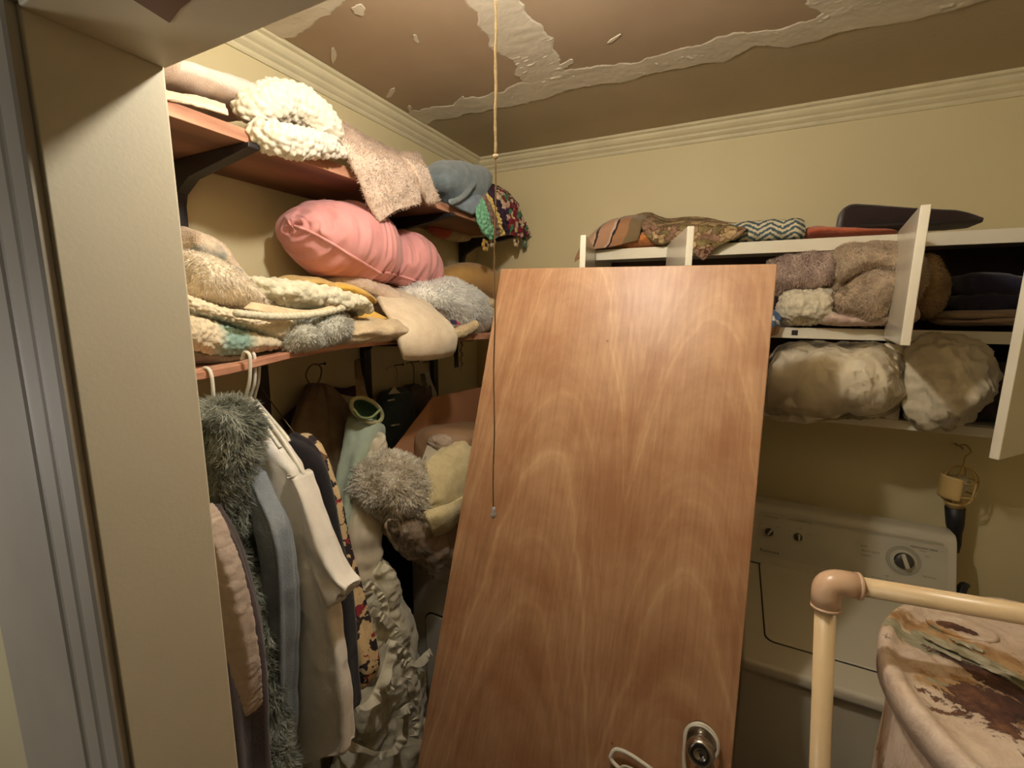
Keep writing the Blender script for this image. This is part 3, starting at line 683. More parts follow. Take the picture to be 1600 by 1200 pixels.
LINE = plain((96, 92, 82), rough=.6, name='grey_print'); INK = plain((46, 44, 42), rough=.6, name='dark_print')
mb = MB()
for t in (FL-.020, FL-.017, FL-.014, FL-.011): mb.prism([cp(WX0+.05, t, .0004), cp(WX1-.05, t, .0004), cp(WX1-.05, t+.0014, .0004), cp(WX0+.05, t+.0014, .0004)], fn*.0016)
mb.build('trim_line', FACE, cons)
def con_uv(px, py):
    d = ray(px, py); t = np.dot(f0-CAM, fn)/np.dot(d, fn); q = CAM+d*t
    return q[0], np.dot(q-f0, up)
def knob(px, py, r, ang, big=False):
    x, t = con_uv(px, py); c = cp(x, t, .0016)
    if big:
        mb = MB(); mb.lathe(c, fn, [(0, r*1.75), (.001, r*1.75)], 48); mb.build('dial_ring', plain((160, 156, 142), rough=.5, name='dial_ring'), cons)
        MB().lathe(c, fn, [(.001, r*1.32), (.0016, r*1.32)], 48).build('dial_ring', FACE, cons)
    k = MB().lathe(c, fn, [(0, r*1.08), (.004, r*1.06), (.005, r), (.016, r*.9), (.018, r*.82)], 32).build('knob', plain((64, 62, 56), rough=.4, name='knob_face'), cons, smooth=True)
    MB().lathe(c, fn, [(.0, r*1.14), (.0055, r*1.12), (.006, r*1.0)], 32).build('knob_ring', ENAMEL2, k, smooth=True)
    a = math.radians(ang); dx = xd*math.cos(a)+up*math.sin(a); dy = -xd*math.sin(a)+up*math.cos(a); e = c+fn*.012
    MB().prism([e-dx*r*.86-dy*r*.22, e+dx*r*.86-dy*r*.22, e+dx*r*.86+dy*r*.22, e-dx*r*.86+dy*r*.22], fn*.014).build('grip', ENAMEL2, k, bevel=.002)
knob(1202, 831, .0145, 60); knob(1247, 839, .0145, 90); knob(1411, 876, .028, 108, True)
def lab(px, py, s, size, m=LINE):
    x, t = con_uv(px, py); return text('lettering', s, size, cp(x, t-size*.35, .0018), xd, up, m, cons)
lab(1194, 806, 'WATER LEVEL', .0075); lab(1231, 811, 'WATER TEMPERATURE', .0075); lab(1187, 818, 'LOW', .006); lab(1212, 823, 'HIGH', .006); lab(1231, 829, 'HOT', .006); lab(1260, 834, 'COLD', .006); lab(1245, 825, 'WARM', .006)
lab(1187, 858, 'Kenmore', .017, INK)
lab(1345, 852, 'SOAK', .0075); lab(1345, 859, 'HEAVY DUTY', .009); lab(1345, 866, 'NORMAL', .007); lab(1422, 853, 'PERMANENT PRESS', .0085, INK); lab(1436, 860, 'RINSE', .007)
lab(1381, 899, 'OFF', .008); lab(1441, 900, 'DELICATE', .008); lab(1360, 900, 'PUSH TO STOP  TURN TO SET', .005); lab(1445, 869, 'SPIN', .006)
MB().tube(spl([(1.965, -.30, .93), (1.985, -.25, .975), (2.01, -.2, .97), (2.02, -.12, .9), (2.02, -.08, .6)], 24), .008, 10).build('hose', BLKPL, wm, smooth=True)

# ------------------------------------------------------------------ second machine, behind the leaning door
ap = thing('dryer', 'off-white front-loading dryer behind the leaning door, corner of its door visible', 'dryer', (.49, -.49, 0))
GREYEN = plain((196, 190, 176), rough=.35, name='old_enamel')
MB().box((.185, -.82, .02), (.80, -.18, .905)).build('body', GREYEN, ap, bevel=.008)
MB().prism([(x, -.8235, z) for x, z, _ in [(p[0], p[1], 0) for p in rrect(.250, .20, .735, .695, .035, 0)]], (0, .004, 0)).build('door_gap', GAP, ap)
MB().prism([(x, -.829, z) for x, z, _ in [(p[0], p[1], 0) for p in rrect(.255, .205, .73, .69, .032, 0)]], (0, .008, 0)).build('door', GREYEN, ap, bevel=.003)
MB().box((.19, -.18, .60), (.795, -.09, 1.00)).build('console', GREYEN, ap, bevel=.006)

# ------------------------------------------------------------------ water heater with rusted top
hc = np.array([1.850, -1.247, 0]); HR = .327; HTz = 1.30
wh = thing('water_heater', 'round white water heater with a rusty peeling top beside the washer', 'water heater', (hc[0], hc[1], 0))
def rusty(name, side=False):
    m, nt, b = nmat(name); L = nt.links
    tc = N(nt, 'ShaderNodeTexCoord')
    mp = N(nt, 'ShaderNodeMapping'); mp.inputs['Scale'].default_value = (1, 1, .5 if side else 1); mp.inputs['Location'].default_value = (.37, .13, 0); L.new(tc.outputs['Object'], mp.inputs[0])
    def noise(sc_, det=8, rg=.68, src=mp.outputs[0], di=.4):
        n = N(nt, 'ShaderNodeTexNoise'); n.inputs['Scale'].default_value = sc_; n.inputs['Detail'].default_value = det; n.inputs['Roughness'].default_value = rg; n.inputs['Distortion'].default_value = di; L.new(src, n.inputs['Vector']); return n
    n1 = noise(6, 9); n2 = noise(22, 8, .72); n4 = noise(70, 4, .6)
    def blob(px, py, rx, ry, ang):
        """1 at the centre of an elongated patch on the lid, falling to 0 at its edge"""
        c = P(px, py, Z=HTz)-np.array([hc[0], hc[1], 0]); q = N(nt, 'ShaderNodeMapping'); q.vector_type = 'TEXTURE'
        q.inputs['Location'].default_value = (c[0], c[1], 0); q.inputs['Rotation'].default_value = (0, 0, ang); q.inputs['Scale'].default_value = (rx, ry, 50); L.new(tc.outputs['Object'], q.inputs[0])
        ln = N(nt, 'ShaderNodeVectorMath', operation='LENGTH'); L.new(q.outputs[0], ln.inputs[0])
        o = N(nt, 'ShaderNodeMath', operation='SUBTRACT'); o.use_clamp = True; o.inputs[0].default_value = 1; L.new(ln.outputs['Value'], o.inputs[1]); return o
    def mask(src, bl, gain, lo, hi):
        v = src.outputs['Fac']
        for q in bl:
            a = N(nt, 'ShaderNodeMath', operation='MULTIPLY_ADD'); L.new(q.outputs[0], a.inputs[0]); a.inputs[1].default_value = gain; L.new(v, a.inputs[2]); v = a.outputs[0]
        r = ramp(nt, [(lo, (0, 0, 0)), (hi, (255, 255, 255))]); L.new(v, r.inputs['Fac']); return r
    paint = ramp(nt, [(.3, (188, 164, 140)), (.6, (224, 206, 186))]); L.new(n2.outputs['Fac'], paint.inputs['Fac'])
    tan = ramp(nt, [(.35, (150, 112, 72)), (.65, (200, 166, 120))]); L.new(n2.outputs['Fac'], tan.inputs['Fac'])
    dark = ramp(nt, [(.38, (52, 34, 34)), (.52, (84, 54, 44)), (.68, (132, 92, 62))]); L.new(n2.outputs['Fac'], dark.inputs['Fac'])
    green = ramp(nt, [(.35, (122, 116, 88)), (.62, (176, 174, 148))]); L.new(n2.outputs['Fac'], green.inputs['Fac'])
    def over(a, col, msk):
        mx = N(nt, 'ShaderNodeMix', data_type='RGBA'); L.new(msk.outputs[0], mx.inputs[0]); L.new(a, mx.inputs[6]); L.new(col.outputs[0], mx.inputs[7]); return mx.outputs[2]
    if side:
        m1 = mask(n1, [], 0, .52, .56); m2 = mask(n2, [], 0, .62, .66); col = over(over(paint.outputs[0], tan, m1), dark, m2)
    else:
        m1 = mask(n1, [blob(1540, 1020, .26, .08, -.35), blob(1590, 1100, .16, .1, .3)], .22, .60, .66)
        m3 = mask(n1, [blob(1500, 1018, .14, .04, -.45), blob(1590, 1062, .08, .03, -.3)], .36, .62, .65)
        m2 = mask(n2, [blob(1592, 1105, .14, .085, .2), blob(1560, 1056, .13, .03, -.5), blob(1503, 978, .05, .02, 0)], .36, .64, .68)
        col = over(over(over(paint.outputs[0], tan, m1), green, m3), dark, m2)
    L.new(col, b.inputs['Base Color']); b.inputs['Roughness'].default_value = .75
    bp = N(nt, 'ShaderNodeBump'); bp.inputs['Strength'].default_value = .6; bp.inputs['Distance'].default_value = .005
    ad_ = N(nt, 'ShaderNodeMath', operation='MULTIPLY_ADD'); L.new(m2.outputs[0], ad_.inputs[0]); ad_.inputs[1].default_value = -.6; L.new(n2.outputs['Fac'], ad_.inputs[2]); L.new(ad_.outputs[0], bp.inputs['Height']); L.new(bp.outputs[0], b.inputs['Normal'])
    return m
RTOP = rusty('rusty_top'); RSIDE = rusty('rusty_side', True)
prof = [(0, .02), (0, HR-.03), (HTz-.05, HR-.028), (HTz-.05, HR-.012)]
MB().lathe((hc[0], hc[1], .02), (0, 0, 1), [(0, HR-.03), (HTz-.045, HR-.03)], 72).build('tank', plain((30, 26, 26), rough=.8, name='black_tank'), wh, smooth=False)  # tank coloured near black so the jacket's gaps look dark
# flaking jacket: torn outer skin with gaps
def skin():
    n = 160; zs = np.linspace(.05, HTz-.042, 60); V = []; Fc = []
    th = np.linspace(0, 2*math.pi, n, endpoint=False)
    for z in zs:
        for a in th: 
            V.append((hc[0]+(HR-.016)*math.cos(a), hc[1]+(HR-.016)*math.sin(a), z))
    V = np.array(V); d = V-np.array([hc[0], hc[1], 0]); d[:, 2] = 0; d /= np.linalg.norm(d, axis=1)[:, None]
    nz = fbm(V*np.array([14, 14, 5]), 3, 5); V = V+d*(.005*nz[:, None])
    keep = fbm(V*np.array([9, 9, 3.5]), 3, 17)
    for i in range(len(zs)-1):
        for j in range(n):
            if keep[i*n+j] < .50: Fc.append((i*n+j, i*n+(j+1) % n, (i+1)*n+(j+1) % n, (i+1)*n+j))
    return mo('jacket', V, Fc, RSIDE, wh, smooth=True, label='peeling white outer jacket with torn dark gaps')
skin()
# lid: rolled rim and dished top with small relief
def lidmesh():
    pr = [(HR-.020, HTz-.052), (HR+.004, HTz-.050), (HR+.006, HTz-.012), (HR+.002, HTz-.002), (HR-.006, HTz), (HR-.014, HTz-.003), (HR-.020, HTz-.010)]+[(r, HTz-.011+.003*math.cos(r*30)) for r in np.linspace(HR-.03, .0, 26)]
    n = 140; V = []
    for r, z in pr:
        for a in np.linspace(0, 2*math.pi, n, endpoint=False): V.append((hc[0]+r*math.cos(a), hc[1]+r*math.sin(a), z))
    V = np.array(V); V[:, 2] += .0022*fbm(V*26, 3, 8)+.003*np.round(fbm(V*np.array([9, 9, 0]), 3, 19)*1.5)/1.5*(np.hypot(V[:, 0]-hc[0], V[:, 1]-hc[1]) < HR-.03)
    Fc = [(i*n+j, i*n+(j+1) % n, (i+1)*n+(j+1) % n, (i+1)*n+j) for i in range(len(pr)-1) for j in range(n)]
    return mo('lid', V, Fc, RTOP, wh, smooth=True, label='dished rusty metal lid with a rolled rim')
lidmesh()
oc = P(1503, 980, Z=HTz-.006)
MB().lathe((0, 0, 0), (0, 0, 1), [(0, .034), (.003, .034), (.004, .030), (.002, .027), (-.002, .026)], 36)
mb = MB(); mb.lathe((oc[0], oc[1], HTz-.012), (0, 0, 1), [(0, .040), (.006, .039), (.008, .036), (.006, .032), (.0055, .0)], 40)
mb.V = [(oc[0]+(v[0]-oc[0])*1.25, oc[1]+(v[1]-oc[1])*.8, v[2]) for v in mb.V]
mb.build('knockout_cap', RTOP, wh, smooth=True)
# curled paint flakes on the lid
FLK = plain((192, 186, 162), rough=.7, name='grey_green_flake', c2=(138, 130, 98), scale=45)
r_ = np.random.default_rng(5)
for (px, py, L_) in ((1470, 1004, .030), (1488, 1014, .034), (1512, 1022, .036), (1535, 1036, .034), (1556, 1050, .022), (1592, 1058, .030), (1500, 1004, .02), (1478, 1020, .02), (1524, 1012, .018)):
    c = P(px, py, Z=HTz-.004); k = 18; poly = []
    for q in range(k):
        an = 2*math.pi*q/k; rr = L_*(.45+.75*r_.random()); x_ = rr*math.cos(an); y_ = rr*.42*math.sin(an)
        poly.append((c[0]+x_*.9-y_*.4, c[1]-x_*.4+y_*.9, HTz-.0055+.003*r_.random()))
    MB().prism(poly, (0, 0, .0010)).build('paint_flake', FLK, wh)

# plastic pipe frame standing in front of the water heater
pf = thing('pipe_frame', 'cream plastic pipe frame with an elbow standing before the water heater', 'pipe', (1.411, -1.311, 0))
E0 = P(1291, 907, Z=1.425); E1 = P(1600, 960, Z=1.425); hdv = (E1-E0)/np.linalg.norm(E1-E0); FAR = E0+hdv*.95
pr_ = .0150
foot = E0+(P(1281, 1200, Y=E0[1]-.03)-E0)*3.6
vd = (foot-E0)/np.linalg.norm(foot-E0)
MB().tube([E0+vd*.03, foot], pr_, 24).build('upright', PVC, pf, smooth=True)
MB().tube([E0+hdv*.03, FAR-hdv*.03], pr_, 24).build('rail', PVC, pf, smooth=True)
foot2 = FAR+np.array([-.02, -.07, -FAR[2]])
MB().tube([FAR-np.array([0, 0, .03]), foot2], pr_, 24).build('upright', PVC, pf, smooth=True)
def elbow(c, a, b):
    rr = .0205; mb = MB(); pts = [c+a*.047, c+a*.022]
    for t in np.linspace(0, 1, 9)[1:-1]: pts.append(c+a*.022*(1-t)**2+b*.022*t**2)
    pts += [c+b*.022, c+b*.047]
    mb.tube(pts, rr, 28)
    o = mb.build('elbow', PVC2, pf, smooth=True)
    for d in (a, b): MB().lathe(c+d*.042, d, [(0, .0212), (.005, .0212), (.0055, .016)], 28).build('collar', PVC2, o, smooth=True)
elbow(E0, vd, hdv); elbow(FAR, -hdv, np.array([0, 0, -1.]))

# ------------------------------------------------------------------ caged work light on the back wall
wl = thing('work_light', 'yellow caged work light with a black handle hanging on the wall behind the washer', 'work light', (1.985, -.09, 1.03))
YEL = plain((214, 182, 120), rough=.45, name='yellow_plastic')
a0 = P(1492, 862, Y=-.09); a1 = P(1492, 792, Y=-.09)
MB().lathe(a0, a1-a0, [(0, .012), (.03, .017), (.07, .019), (.10, .024), (np.linalg.norm(a1-a0), .027), (np.linalg.norm(a1-a0)+.002, .02)], 20).build('handle', BLKPL, wl, smooth=True)
axd = (a1-a0)/np.linalg.norm(a1-a0); top = a1
MB().lathe(top, axd, [(0, .024), (.012, .025), (.014, .028), (.02, .028)], 20).build('collar', YEL, wl, smooth=True)
c1 = top+np.array([.004, 0, .10])
mb = MB()
for an in np.linspace(0, 2*math.pi, 7)[:-1]:
    o_ = np.array([math.cos(an), math.sin(an), 0])
    mb.tube(spl([top+np.array([0, 0, .015])+o_*.022, top+np.array([0, 0, .04])+o_*.044, c1+o_*.046, c1+np.array([0, 0, .035])+o_*.03, c1+np.array([0, 0, .05])], 20), .0026, 6)
for z in (.05, .1): mb.tube([top+np.array([.045*math.cos(a), .045*math.sin(a), z]) for a in np.linspace(0, 2*math.pi, 25)], .0026, 6, cap=False)
mb.build('cage', YEL, wl, smooth=True)
G = []
for z in (.035, .06, .09, .115):
    G.append([top+np.array([.05*math.cos(a), .05*math.sin(a), z]) for a in np.linspace(math.radians(140), math.radians(262), 7)])
sheet('reflector', G, YEL, wl, world=True, thick=.002, nu=16, nv=12)
MB().lathe(top+np.array([0, 0, .02]), (0, 0, 1), [(0, .013), (.03, .014), (.05, .024), (.07, .028), (.085, .024), (.095, .01)], 18).build('bulb', film((240, 236, 220), .4, 'bulb_glass', .08), wl, smooth=True)
hk = c1+np.array([0, 0, .05])
MB().tube(spl([hk, hk+np.array([0, 0, .03]), hk+np.array([.016, .01, .05]), hk+np.array([.006, .03, .068]), hk+np.array([-.012, .04, .058])], 24), .003, 8).build('hook', YEL, wl, smooth=True)
MB().lathe(hk+np.array([0, .09, .055]), (0, -1, 0), [(0, .0025), (.065, .0025), (.066, .005), (.068, .004)], 10).build('nail', CHROME, wl, smooth=True)
MB().tube(spl([a0, a0+np.array([.0, 0, -.06]), a0+np.array([.015, .02, -.2]), a0+np.array([.02, .03, -.6])], 20), .0045, 8).build('power_cord', BLKPL, wl, smooth=True)

# ================================================================== LEFT WALL SHELVES
UX = .30
up_ = thing('wall_shelf', 'upper stained wooden plank shelf on black brackets high on the left wall', 'shelf', (.15, -1.0, 2.15))
MB().box((.003, -1.80, 2.206), (UX-.004, -.22, 2.232)).build('board', SHELFW, up_, bevel=.002)
MB().box((UX-.004, -1.80, 2.206), (UX, -.22, 2.2325)).build('front_edge', SHELFE, up_, bevel=.001, label='pale sawn front edge')
def bracket(parent, y, zt, L, drop, w=.026, thin=False):
    if thin: poly = [(.004, y-w/2, zt-.001), (L, y-w/2, zt-.001), (L, y-w/2, zt-.008), (.04, y-w/2, zt-.014), (.026, y-w/2, zt-.03), (.022, y-w/2, zt-drop), (.004, y-w/2, zt-drop)]
    else: poly = [(.004, y-w/2, zt-.001), (L, y-w/2, zt-.001), (L, y-w/2, zt-.012), (.09, y-w/2, zt-.045), (.035, y-w/2, zt-.075), (.026, y-w/2, zt-.1), (.022, y-w/2, zt-drop), (.004, y-w/2, zt-drop)]
    return MB().prism(poly, (0, w, 0)).build('bracket', BLACKM, parent, bevel=.002)
for y in (-1.437, -.69, -.14-.03): bracket(up_, y, 2.205, .315, .42)
LX = .38
lowp = [(298, 583), (350, 573), (386, 566), (429, 555), (502, 540), (560, 533), (601, 529), (690, 525), (770, 521)]
lowb = [(298, 598), (350, 588), (409, 573), (469, 558), (535, 546), (600, 539), (628, 537), (700, 534), (770, 530)]
ls = thing('wall_shelf', 'lower sagging rough-sawn plank shelf on the left wall with hangers hooked on it', 'shelf', (.19, -1.0, 1.72))
tp = np.array([P(*q, X=LX) for q in lowp]); bp_ = np.array([P(*q, X=LX) for q in lowb])
ys = np.linspace(-1.79, -.10, 48)
zt = np.interp(ys, tp[:, 1], tp[:, 2]); zb = np.interp(ys, bp_[:, 1], bp_[:, 2])
zt[ys < tp[0, 1]] += (ys[ys < tp[0, 1]]-tp[0, 1])*.03
def LZ(y): return float(np.interp(y, ys, zt))
V = []; 
for y, a, b in zip(ys, zt, zb):
    wv_ = .0025*math.sin(y*31)+.0018*math.sin(y*77+1); b2 = min(b, a-.016)
    V += [(.004, y, a), (LX-.004+wv_, y, a), (LX+wv_, y, a-.003), (LX+.001+wv_, y, b2+.003), (LX-.004+wv_, y, b2), (.004, y, b2)]
Fc = [(i*6+j, i*6+(j+1) % 6, (i+1)*6+(j+1) % 6, (i+1)*6+j) for i in range(len(ys)-1) for j in range(6)]+[tuple(range(5, -1, -1)), tuple((len(ys)-1)*6+j for j in range(6))]
o = mo('board', V, Fc, SHELFE, ls, smooth=False)
for y in (-1.262, -.842, -.415):
    bracket(ls, y, LZ(y)-.034, .22, .62, w=.036, thin=True)

# ------------------------------------------------------------------ upper shelf linen
SH = lambda *a, **k: puff(*a, **k)
MAUVE = cloth((226, 206, 192), (202, 178, 168), scale=18, bscale=320, bump=.5, sheen=.5, name='mauve_plush')
CREAM = cloth((230, 216, 190), (214, 196, 168), scale=20, name='cream_flannel')
b1 = thing('blanket', 'mauve plush blanket folded on the upper shelf beside the door jamb', 'blanket', P(320, 165, X=.2))
puff('fold', [(225, 96, 225, 138, .18, .1), (262, 106, 262, 146, .18, .1), (300, 118, 305, 160, .18, .1), (350, 133, 350, 176, .18, .1), (402, 152, 395, 196, .18, .1)], MAUVE, b1, disp=D_cloth(.004, 14, 2), square=.75)
sheet('fringe_band', [[(235, 138, .25), (290, 148, .25), (352, 163, .25)], [(235, 147, .302), (290, 156, .302), (355, 175, .302)], [(240, 152, .306), (292, 162, .306), (357, 181, .306)]], CREAM, b1, thick=.004, disp=D_cloth(.004, 40), label='cream satin edge')
WHB = cloth((220, 213, 197), (204, 195, 175), scale=60, bscale=120, bump=.5, sheen=.2, name='white_chunky_yarn')
def rope(name, px, r, m, parent, disp=None, nv=140, nu=40, plane='X', **k):
    """soft roll along pixel path [(px,py,c)] with radius r"""
    pts = np.array([PP(a, b, plane, c) for a, b, c in px]); cen = cr(pts, nv); rr = cr(np.array(r, float)[:, None] if hasattr(r, '__len__') else np.full((len(px), 1), r), nv)
    t = np.gradient(cen, axis=0); t /= np.linalg.norm(t, axis=1)[:, None]
    d0 = np.array([1., 0, 0]) if plane == 'X' else np.array([0, -1., 0])
    a = d0-t*(t@d0)[:, None]; a /= np.linalg.norm(a, axis=1)[:, None]; b = np.cross(t, a)
    th = np.linspace(0, 2*math.pi, nu, endpoint=False); s_ = np.linspace(0, 1, nv); kk = np.minimum(1, np.minimum(s_, 1-s_)*9); e = np.sqrt(1-(1-kk)**2)*.97+.03
    Nn = a[:, None]*np.cos(th)[None, :, None]+b[:, None]*np.sin(th)[None, :, None]
    G = cen[:, None]+Nn*(rr*e[:, None])[:, None]
    uu, vv = np.meshgrid(np.arange(nu)/nu, s_); Pf = G.reshape(-1, 3)
    if disp is not None: Pf = Pf+Nn.reshape(-1, 3)*disp(Pf, uu.ravel(), vv.ravel())[:, None]
    i, j = np.meshgrid(np.arange(nv-1), np.arange(nu), indexing='ij'); j2 = (j+1) % nu
    Fc = np.stack([i*nu+j, i*nu+j2, (i+1)*nu+j2, (i+1)*nu+j], -1).reshape(-1, 4).tolist()
    V = np.concatenate([Pf, cen[:1], cen[-1:]]); q0 = nv*nu
    for q in range(nu): Fc += [[q0, (q+1) % nu, q], [q0+1, (nv-1)*nu+q, (nv-1)*nu+(q+1) % nu]]
    UV = np.concatenate([np.stack([uu.ravel(), vv.ravel()], 1), [[0, 0], [0, 1]]])
    return mo(name, V, Fc, m, parent, uv=UV, **k)
b2 = thing('throw', 'chunky white bobbly throw bunched over the front of the upper shelf', 'throw', P(450, 240, X=.3))
rope('fold', [(392, 196, .26), (396, 172, .27), (420, 160, .28), (450, 158, .28), (484, 176, .29), (510, 204, .30), (520, 226, .31)], [.028, .036, .040, .042, .042, .036, .02], WHB, b2, disp=D_bobble(.015, .012, .004), nv=220, nu=90)
rope('fold', [(398, 186, .30), (412, 208, .31), (440, 218, .33), (470, 224, .33), (500, 226, .33), (526, 236, .33), (540, 246, .33)], [.02, .034, .036, .034, .028, .018, .01], WHB, b2, disp=D_bobble(.015, .012, .004, 3), nv=200, nu=80)
TERRY = cloth((226, 204, 186), (212, 190, 170), scale=30, bscale=340, bump=.8, sheen=.4, name='blush_terry')
b3 = thing('towel', 'blush terry bath towel draped over the front of the upper shelf', 'towel', P(615, 345, X=.33))
ms = merge([sheet_geo([[(518, 185, .10), (560, 207, .10), (610, 235, .10), (640, 248, .10)], [(522, 200, .24), (568, 226, .24), (612, 246, .24), (648, 256, .24)], [(532, 222, .315), (572, 246, .33), (616, 258, .33), (655, 268, .33)], [(560, 285, .325), (598, 290, .34), (632, 285, .34), (658, 290, .34)], [(580, 328, .325), (612, 320, .34), (640, 312, .34), (656, 312, .34)], [(592, 347, .325), (616, 330, .34), (642, 322, .34), (652, 316, .335)]], nu=80, nv=90, thick=.014, disp=D_cloth(.006, 16, 4)),
            sheet_geo([[(622, 242, .15), (655, 243, .15)], [(625, 248, .27), (660, 253, .27)], [(642, 262, .335), (668, 268, .335)], [(655, 290, .345), (677, 293, .345)], [(668, 319, .34), (688, 316, .34)]], nu=30, nv=60, thick=.018, disp=D_cloth(.004, 20, 6))])
tw = mo('drape', ms[0], ms[1], TERRY, b3, uv=ms[2])
TFUR = pilem((232, 212, 196), name='blush_loops')
fur('pile', tw, 15000, .007, .0016, TFUR, b3, grav=.1, rand=.4, seed=4)
BLUE1 = cloth((126, 138, 142), (100, 114, 120), scale=26, bscale=340, bump=.7, sheen=.4, name='slate_terry')
BLUE2 = cloth((132, 148, 164), (108, 126, 142), scale=26, bscale=340, bump=.7, sheen=.4, name='blue_terry')
b4 = thing('towel', 'slate blue towel folded on the right end of the upper shelf', 'towel', P(715, 325, X=.25))
puff('fold', [(664, 272, 668, 296, .24, .07), (684, 255, 690, 312, .24, .085), (708, 252, 702, 322, .24, .09), (738, 260, 722, 322, .24, .09), (757, 274, 742, 312, .24, .07)], BLUE1, b4, disp=D_cloth(.005, 14, 2), square=.8)
rope('hem_fold', [(742, 276, .33), (738, 290, .335), (722, 308, .335), (703, 318, .335)], [.008, .010, .010, .008], BLUE1, b4, disp=D_cloth(.002, 30), nv=50, nu=20)
b4b = thing('towel', 'brighter blue towel corner tucked under the slate towel', 'towel', P(740, 335, X=.3))
sheet('fold', [[(700, 310, .22), (732, 300, .22), (762, 282, .22)], [(702, 318, .31), (738, 308, .31), (763, 290, .31)], [(716, 326, .32), (742, 320, .32), (758, 302, .32)], [(738, 336, .318), (746, 328, .318), (752, 316, .318)]], BLUE2, b4b, nu=40, nv=36, thick=.014, disp=D_cloth(.004, 20))
# crochet afghan
def afghan_yarn():
    m, nt, b = nmat('afghan_yarn'); L = nt.links
    uv = N(nt, 'ShaderNodeUVMap'); sp = N(nt, 'ShaderNodeSeparateXYZ'); L.new(uv.outputs['UV'], sp.inputs[0])
    tc = N(nt, 'ShaderNodeTexCoord'); n1 = N(nt, 'ShaderNodeTexNoise'); n1.inputs['Scale'].default_value = 30; L.new(tc.outputs['Object'], n1.inputs['Vector'])
    a = N(nt, 'ShaderNodeMath', operation='MULTIPLY_ADD'); L.new(n1.outputs['Fac'], a.inputs[0]); a.inputs[1].default_value = .16; L.new(sp.outputs[0], a.inputs[2])
    r = ramp(nt, [(0, (122, 182, 146)), (.30, (132, 106, 94)), (.43, (220, 192, 116)), (.54, (48, 30, 54)), (.68, (150, 110, 100))], 'CONSTANT'); L.new(a.outputs[0], r.inputs['Fac'])
    v = N(nt, 'ShaderNodeTexVoronoi'); v.inputs['Scale'].default_value = 34; L.new(tc.outputs['Object'], v.inputs['Vector']); sc_ = N(nt, 'ShaderNodeSeparateColor'); L.new(v.outputs['Color'], sc_.inputs[0])
    r2 = ramp(nt, [(0, (136, 34, 48)), (.24, (212, 176, 160)), (.44, (54, 34, 66)), (.58, (206, 188, 150)), (.74, (120, 36, 46)), (.88, (84, 130, 96))], 'CONSTANT'); L.new(sc_.outputs[0], r2.inputs['Fac'])
    k = N(nt, 'ShaderNodeMath', operation='GREATER_THAN'); L.new(a.outputs[0], k.inputs[0]); k.inputs[1].default_value = .68
    mx = N(nt, 'ShaderNodeMix', data_type='RGBA'); L.new(k.outputs[0], mx.inputs[0]); L.new(r.outputs[0], mx.inputs[6]); L.new(r2.outputs[0], mx.inputs[7])
    L.new(mx.outputs[2], b.inputs['Base Color']); b.inputs['Roughness'].default_value = .95
    return m
afg = afghan_yarn()
b5 = thing('afghan', 'multicoloured crochet afghan hanging off the right end of the upper shelf', 'blanket', P(785, 385, X=.3))
sheet('drape', [[(740, 296, .20), (752, 290, .18), (764, 290, .16), (776, 294, .14), (795, 306, .12), (812, 326, .12)], [(741, 318, .30), (750, 306, .30), (757, 300, .30), (768, 299, .30), (790, 308, .29), (809, 326, .28)], [(743, 340, .325), (756, 330, .33), (768, 326, .33), (782, 327, .33), (804, 338, .32), (819, 350, .31)], [(752, 362, .325), (766, 356, .33), (777, 351, .33), (790, 350, .33), (810, 358, .32), (826, 362, .31)], [(762, 372, .31), (772, 370, .315), (782, 368, .32), (794, 367, .32), (812, 371, .315), (828, 369, .30)]], afg, b5, nu=130, nv=130, thick=.014, disp=D_bobble(.017, .016, .003))
for (px, py, cs) in ((757, 383, ((190, 150, 60), (50, 28, 34))), (805, 377, ((214, 196, 150), (92, 34, 42))), (768, 377, ((196, 180, 140), (60, 44, 30))), (818, 379, ((84, 120, 90), (200, 180, 140)))):
    c = P(px, py, X=.30); mb = MB()
    for q in range(6):
        a = q*math.pi/3; cc = c+np.array([.004, .017*math.cos(a), .017*math.sin(a)])
        mb.lathe(cc-np.array([.005, 0, 0]), (1, 0, 0), [(0, .002), (.002, .010), (.006, .011), (.01, .007), (.011, .001)], 8)
    f_ = mb.build('crochet_flower', cloth(cs[0], bscale=150, bump=.5, name='petal_yarn'), b5, smooth=True)
    MB().lathe(c-np.array([.002, 0, 0]), (1, 0, 0), [(0, .004), (.006, .008), (.013, .006), (.015, .001)], 10).build('flower_centre', cloth(cs[1], name='centre_yarn'), f_, smooth=True)
b5b = thing('potholder', 'orange and cream crochet piece hanging beneath the upper shelf against the wall', 'crochet', P(700, 376, X=.1))
puff('body', [(668, 352, 672, 362, .06, .02), (690, 352, 692, 372, .07, .03), (712, 358, 714, 376, .07, .03), (735, 364, 733, 376, .07, .02)], uvramp([(0, (176, 78, 60)), (.4, (170, 150, 110)), (.7, (190, 170, 130))], axis=1, distort=.3, noise=30, name='orange_cream_yarn'), b5b, disp=D_bobble(.012, .008, .003, 5), nu=50, nv=60)

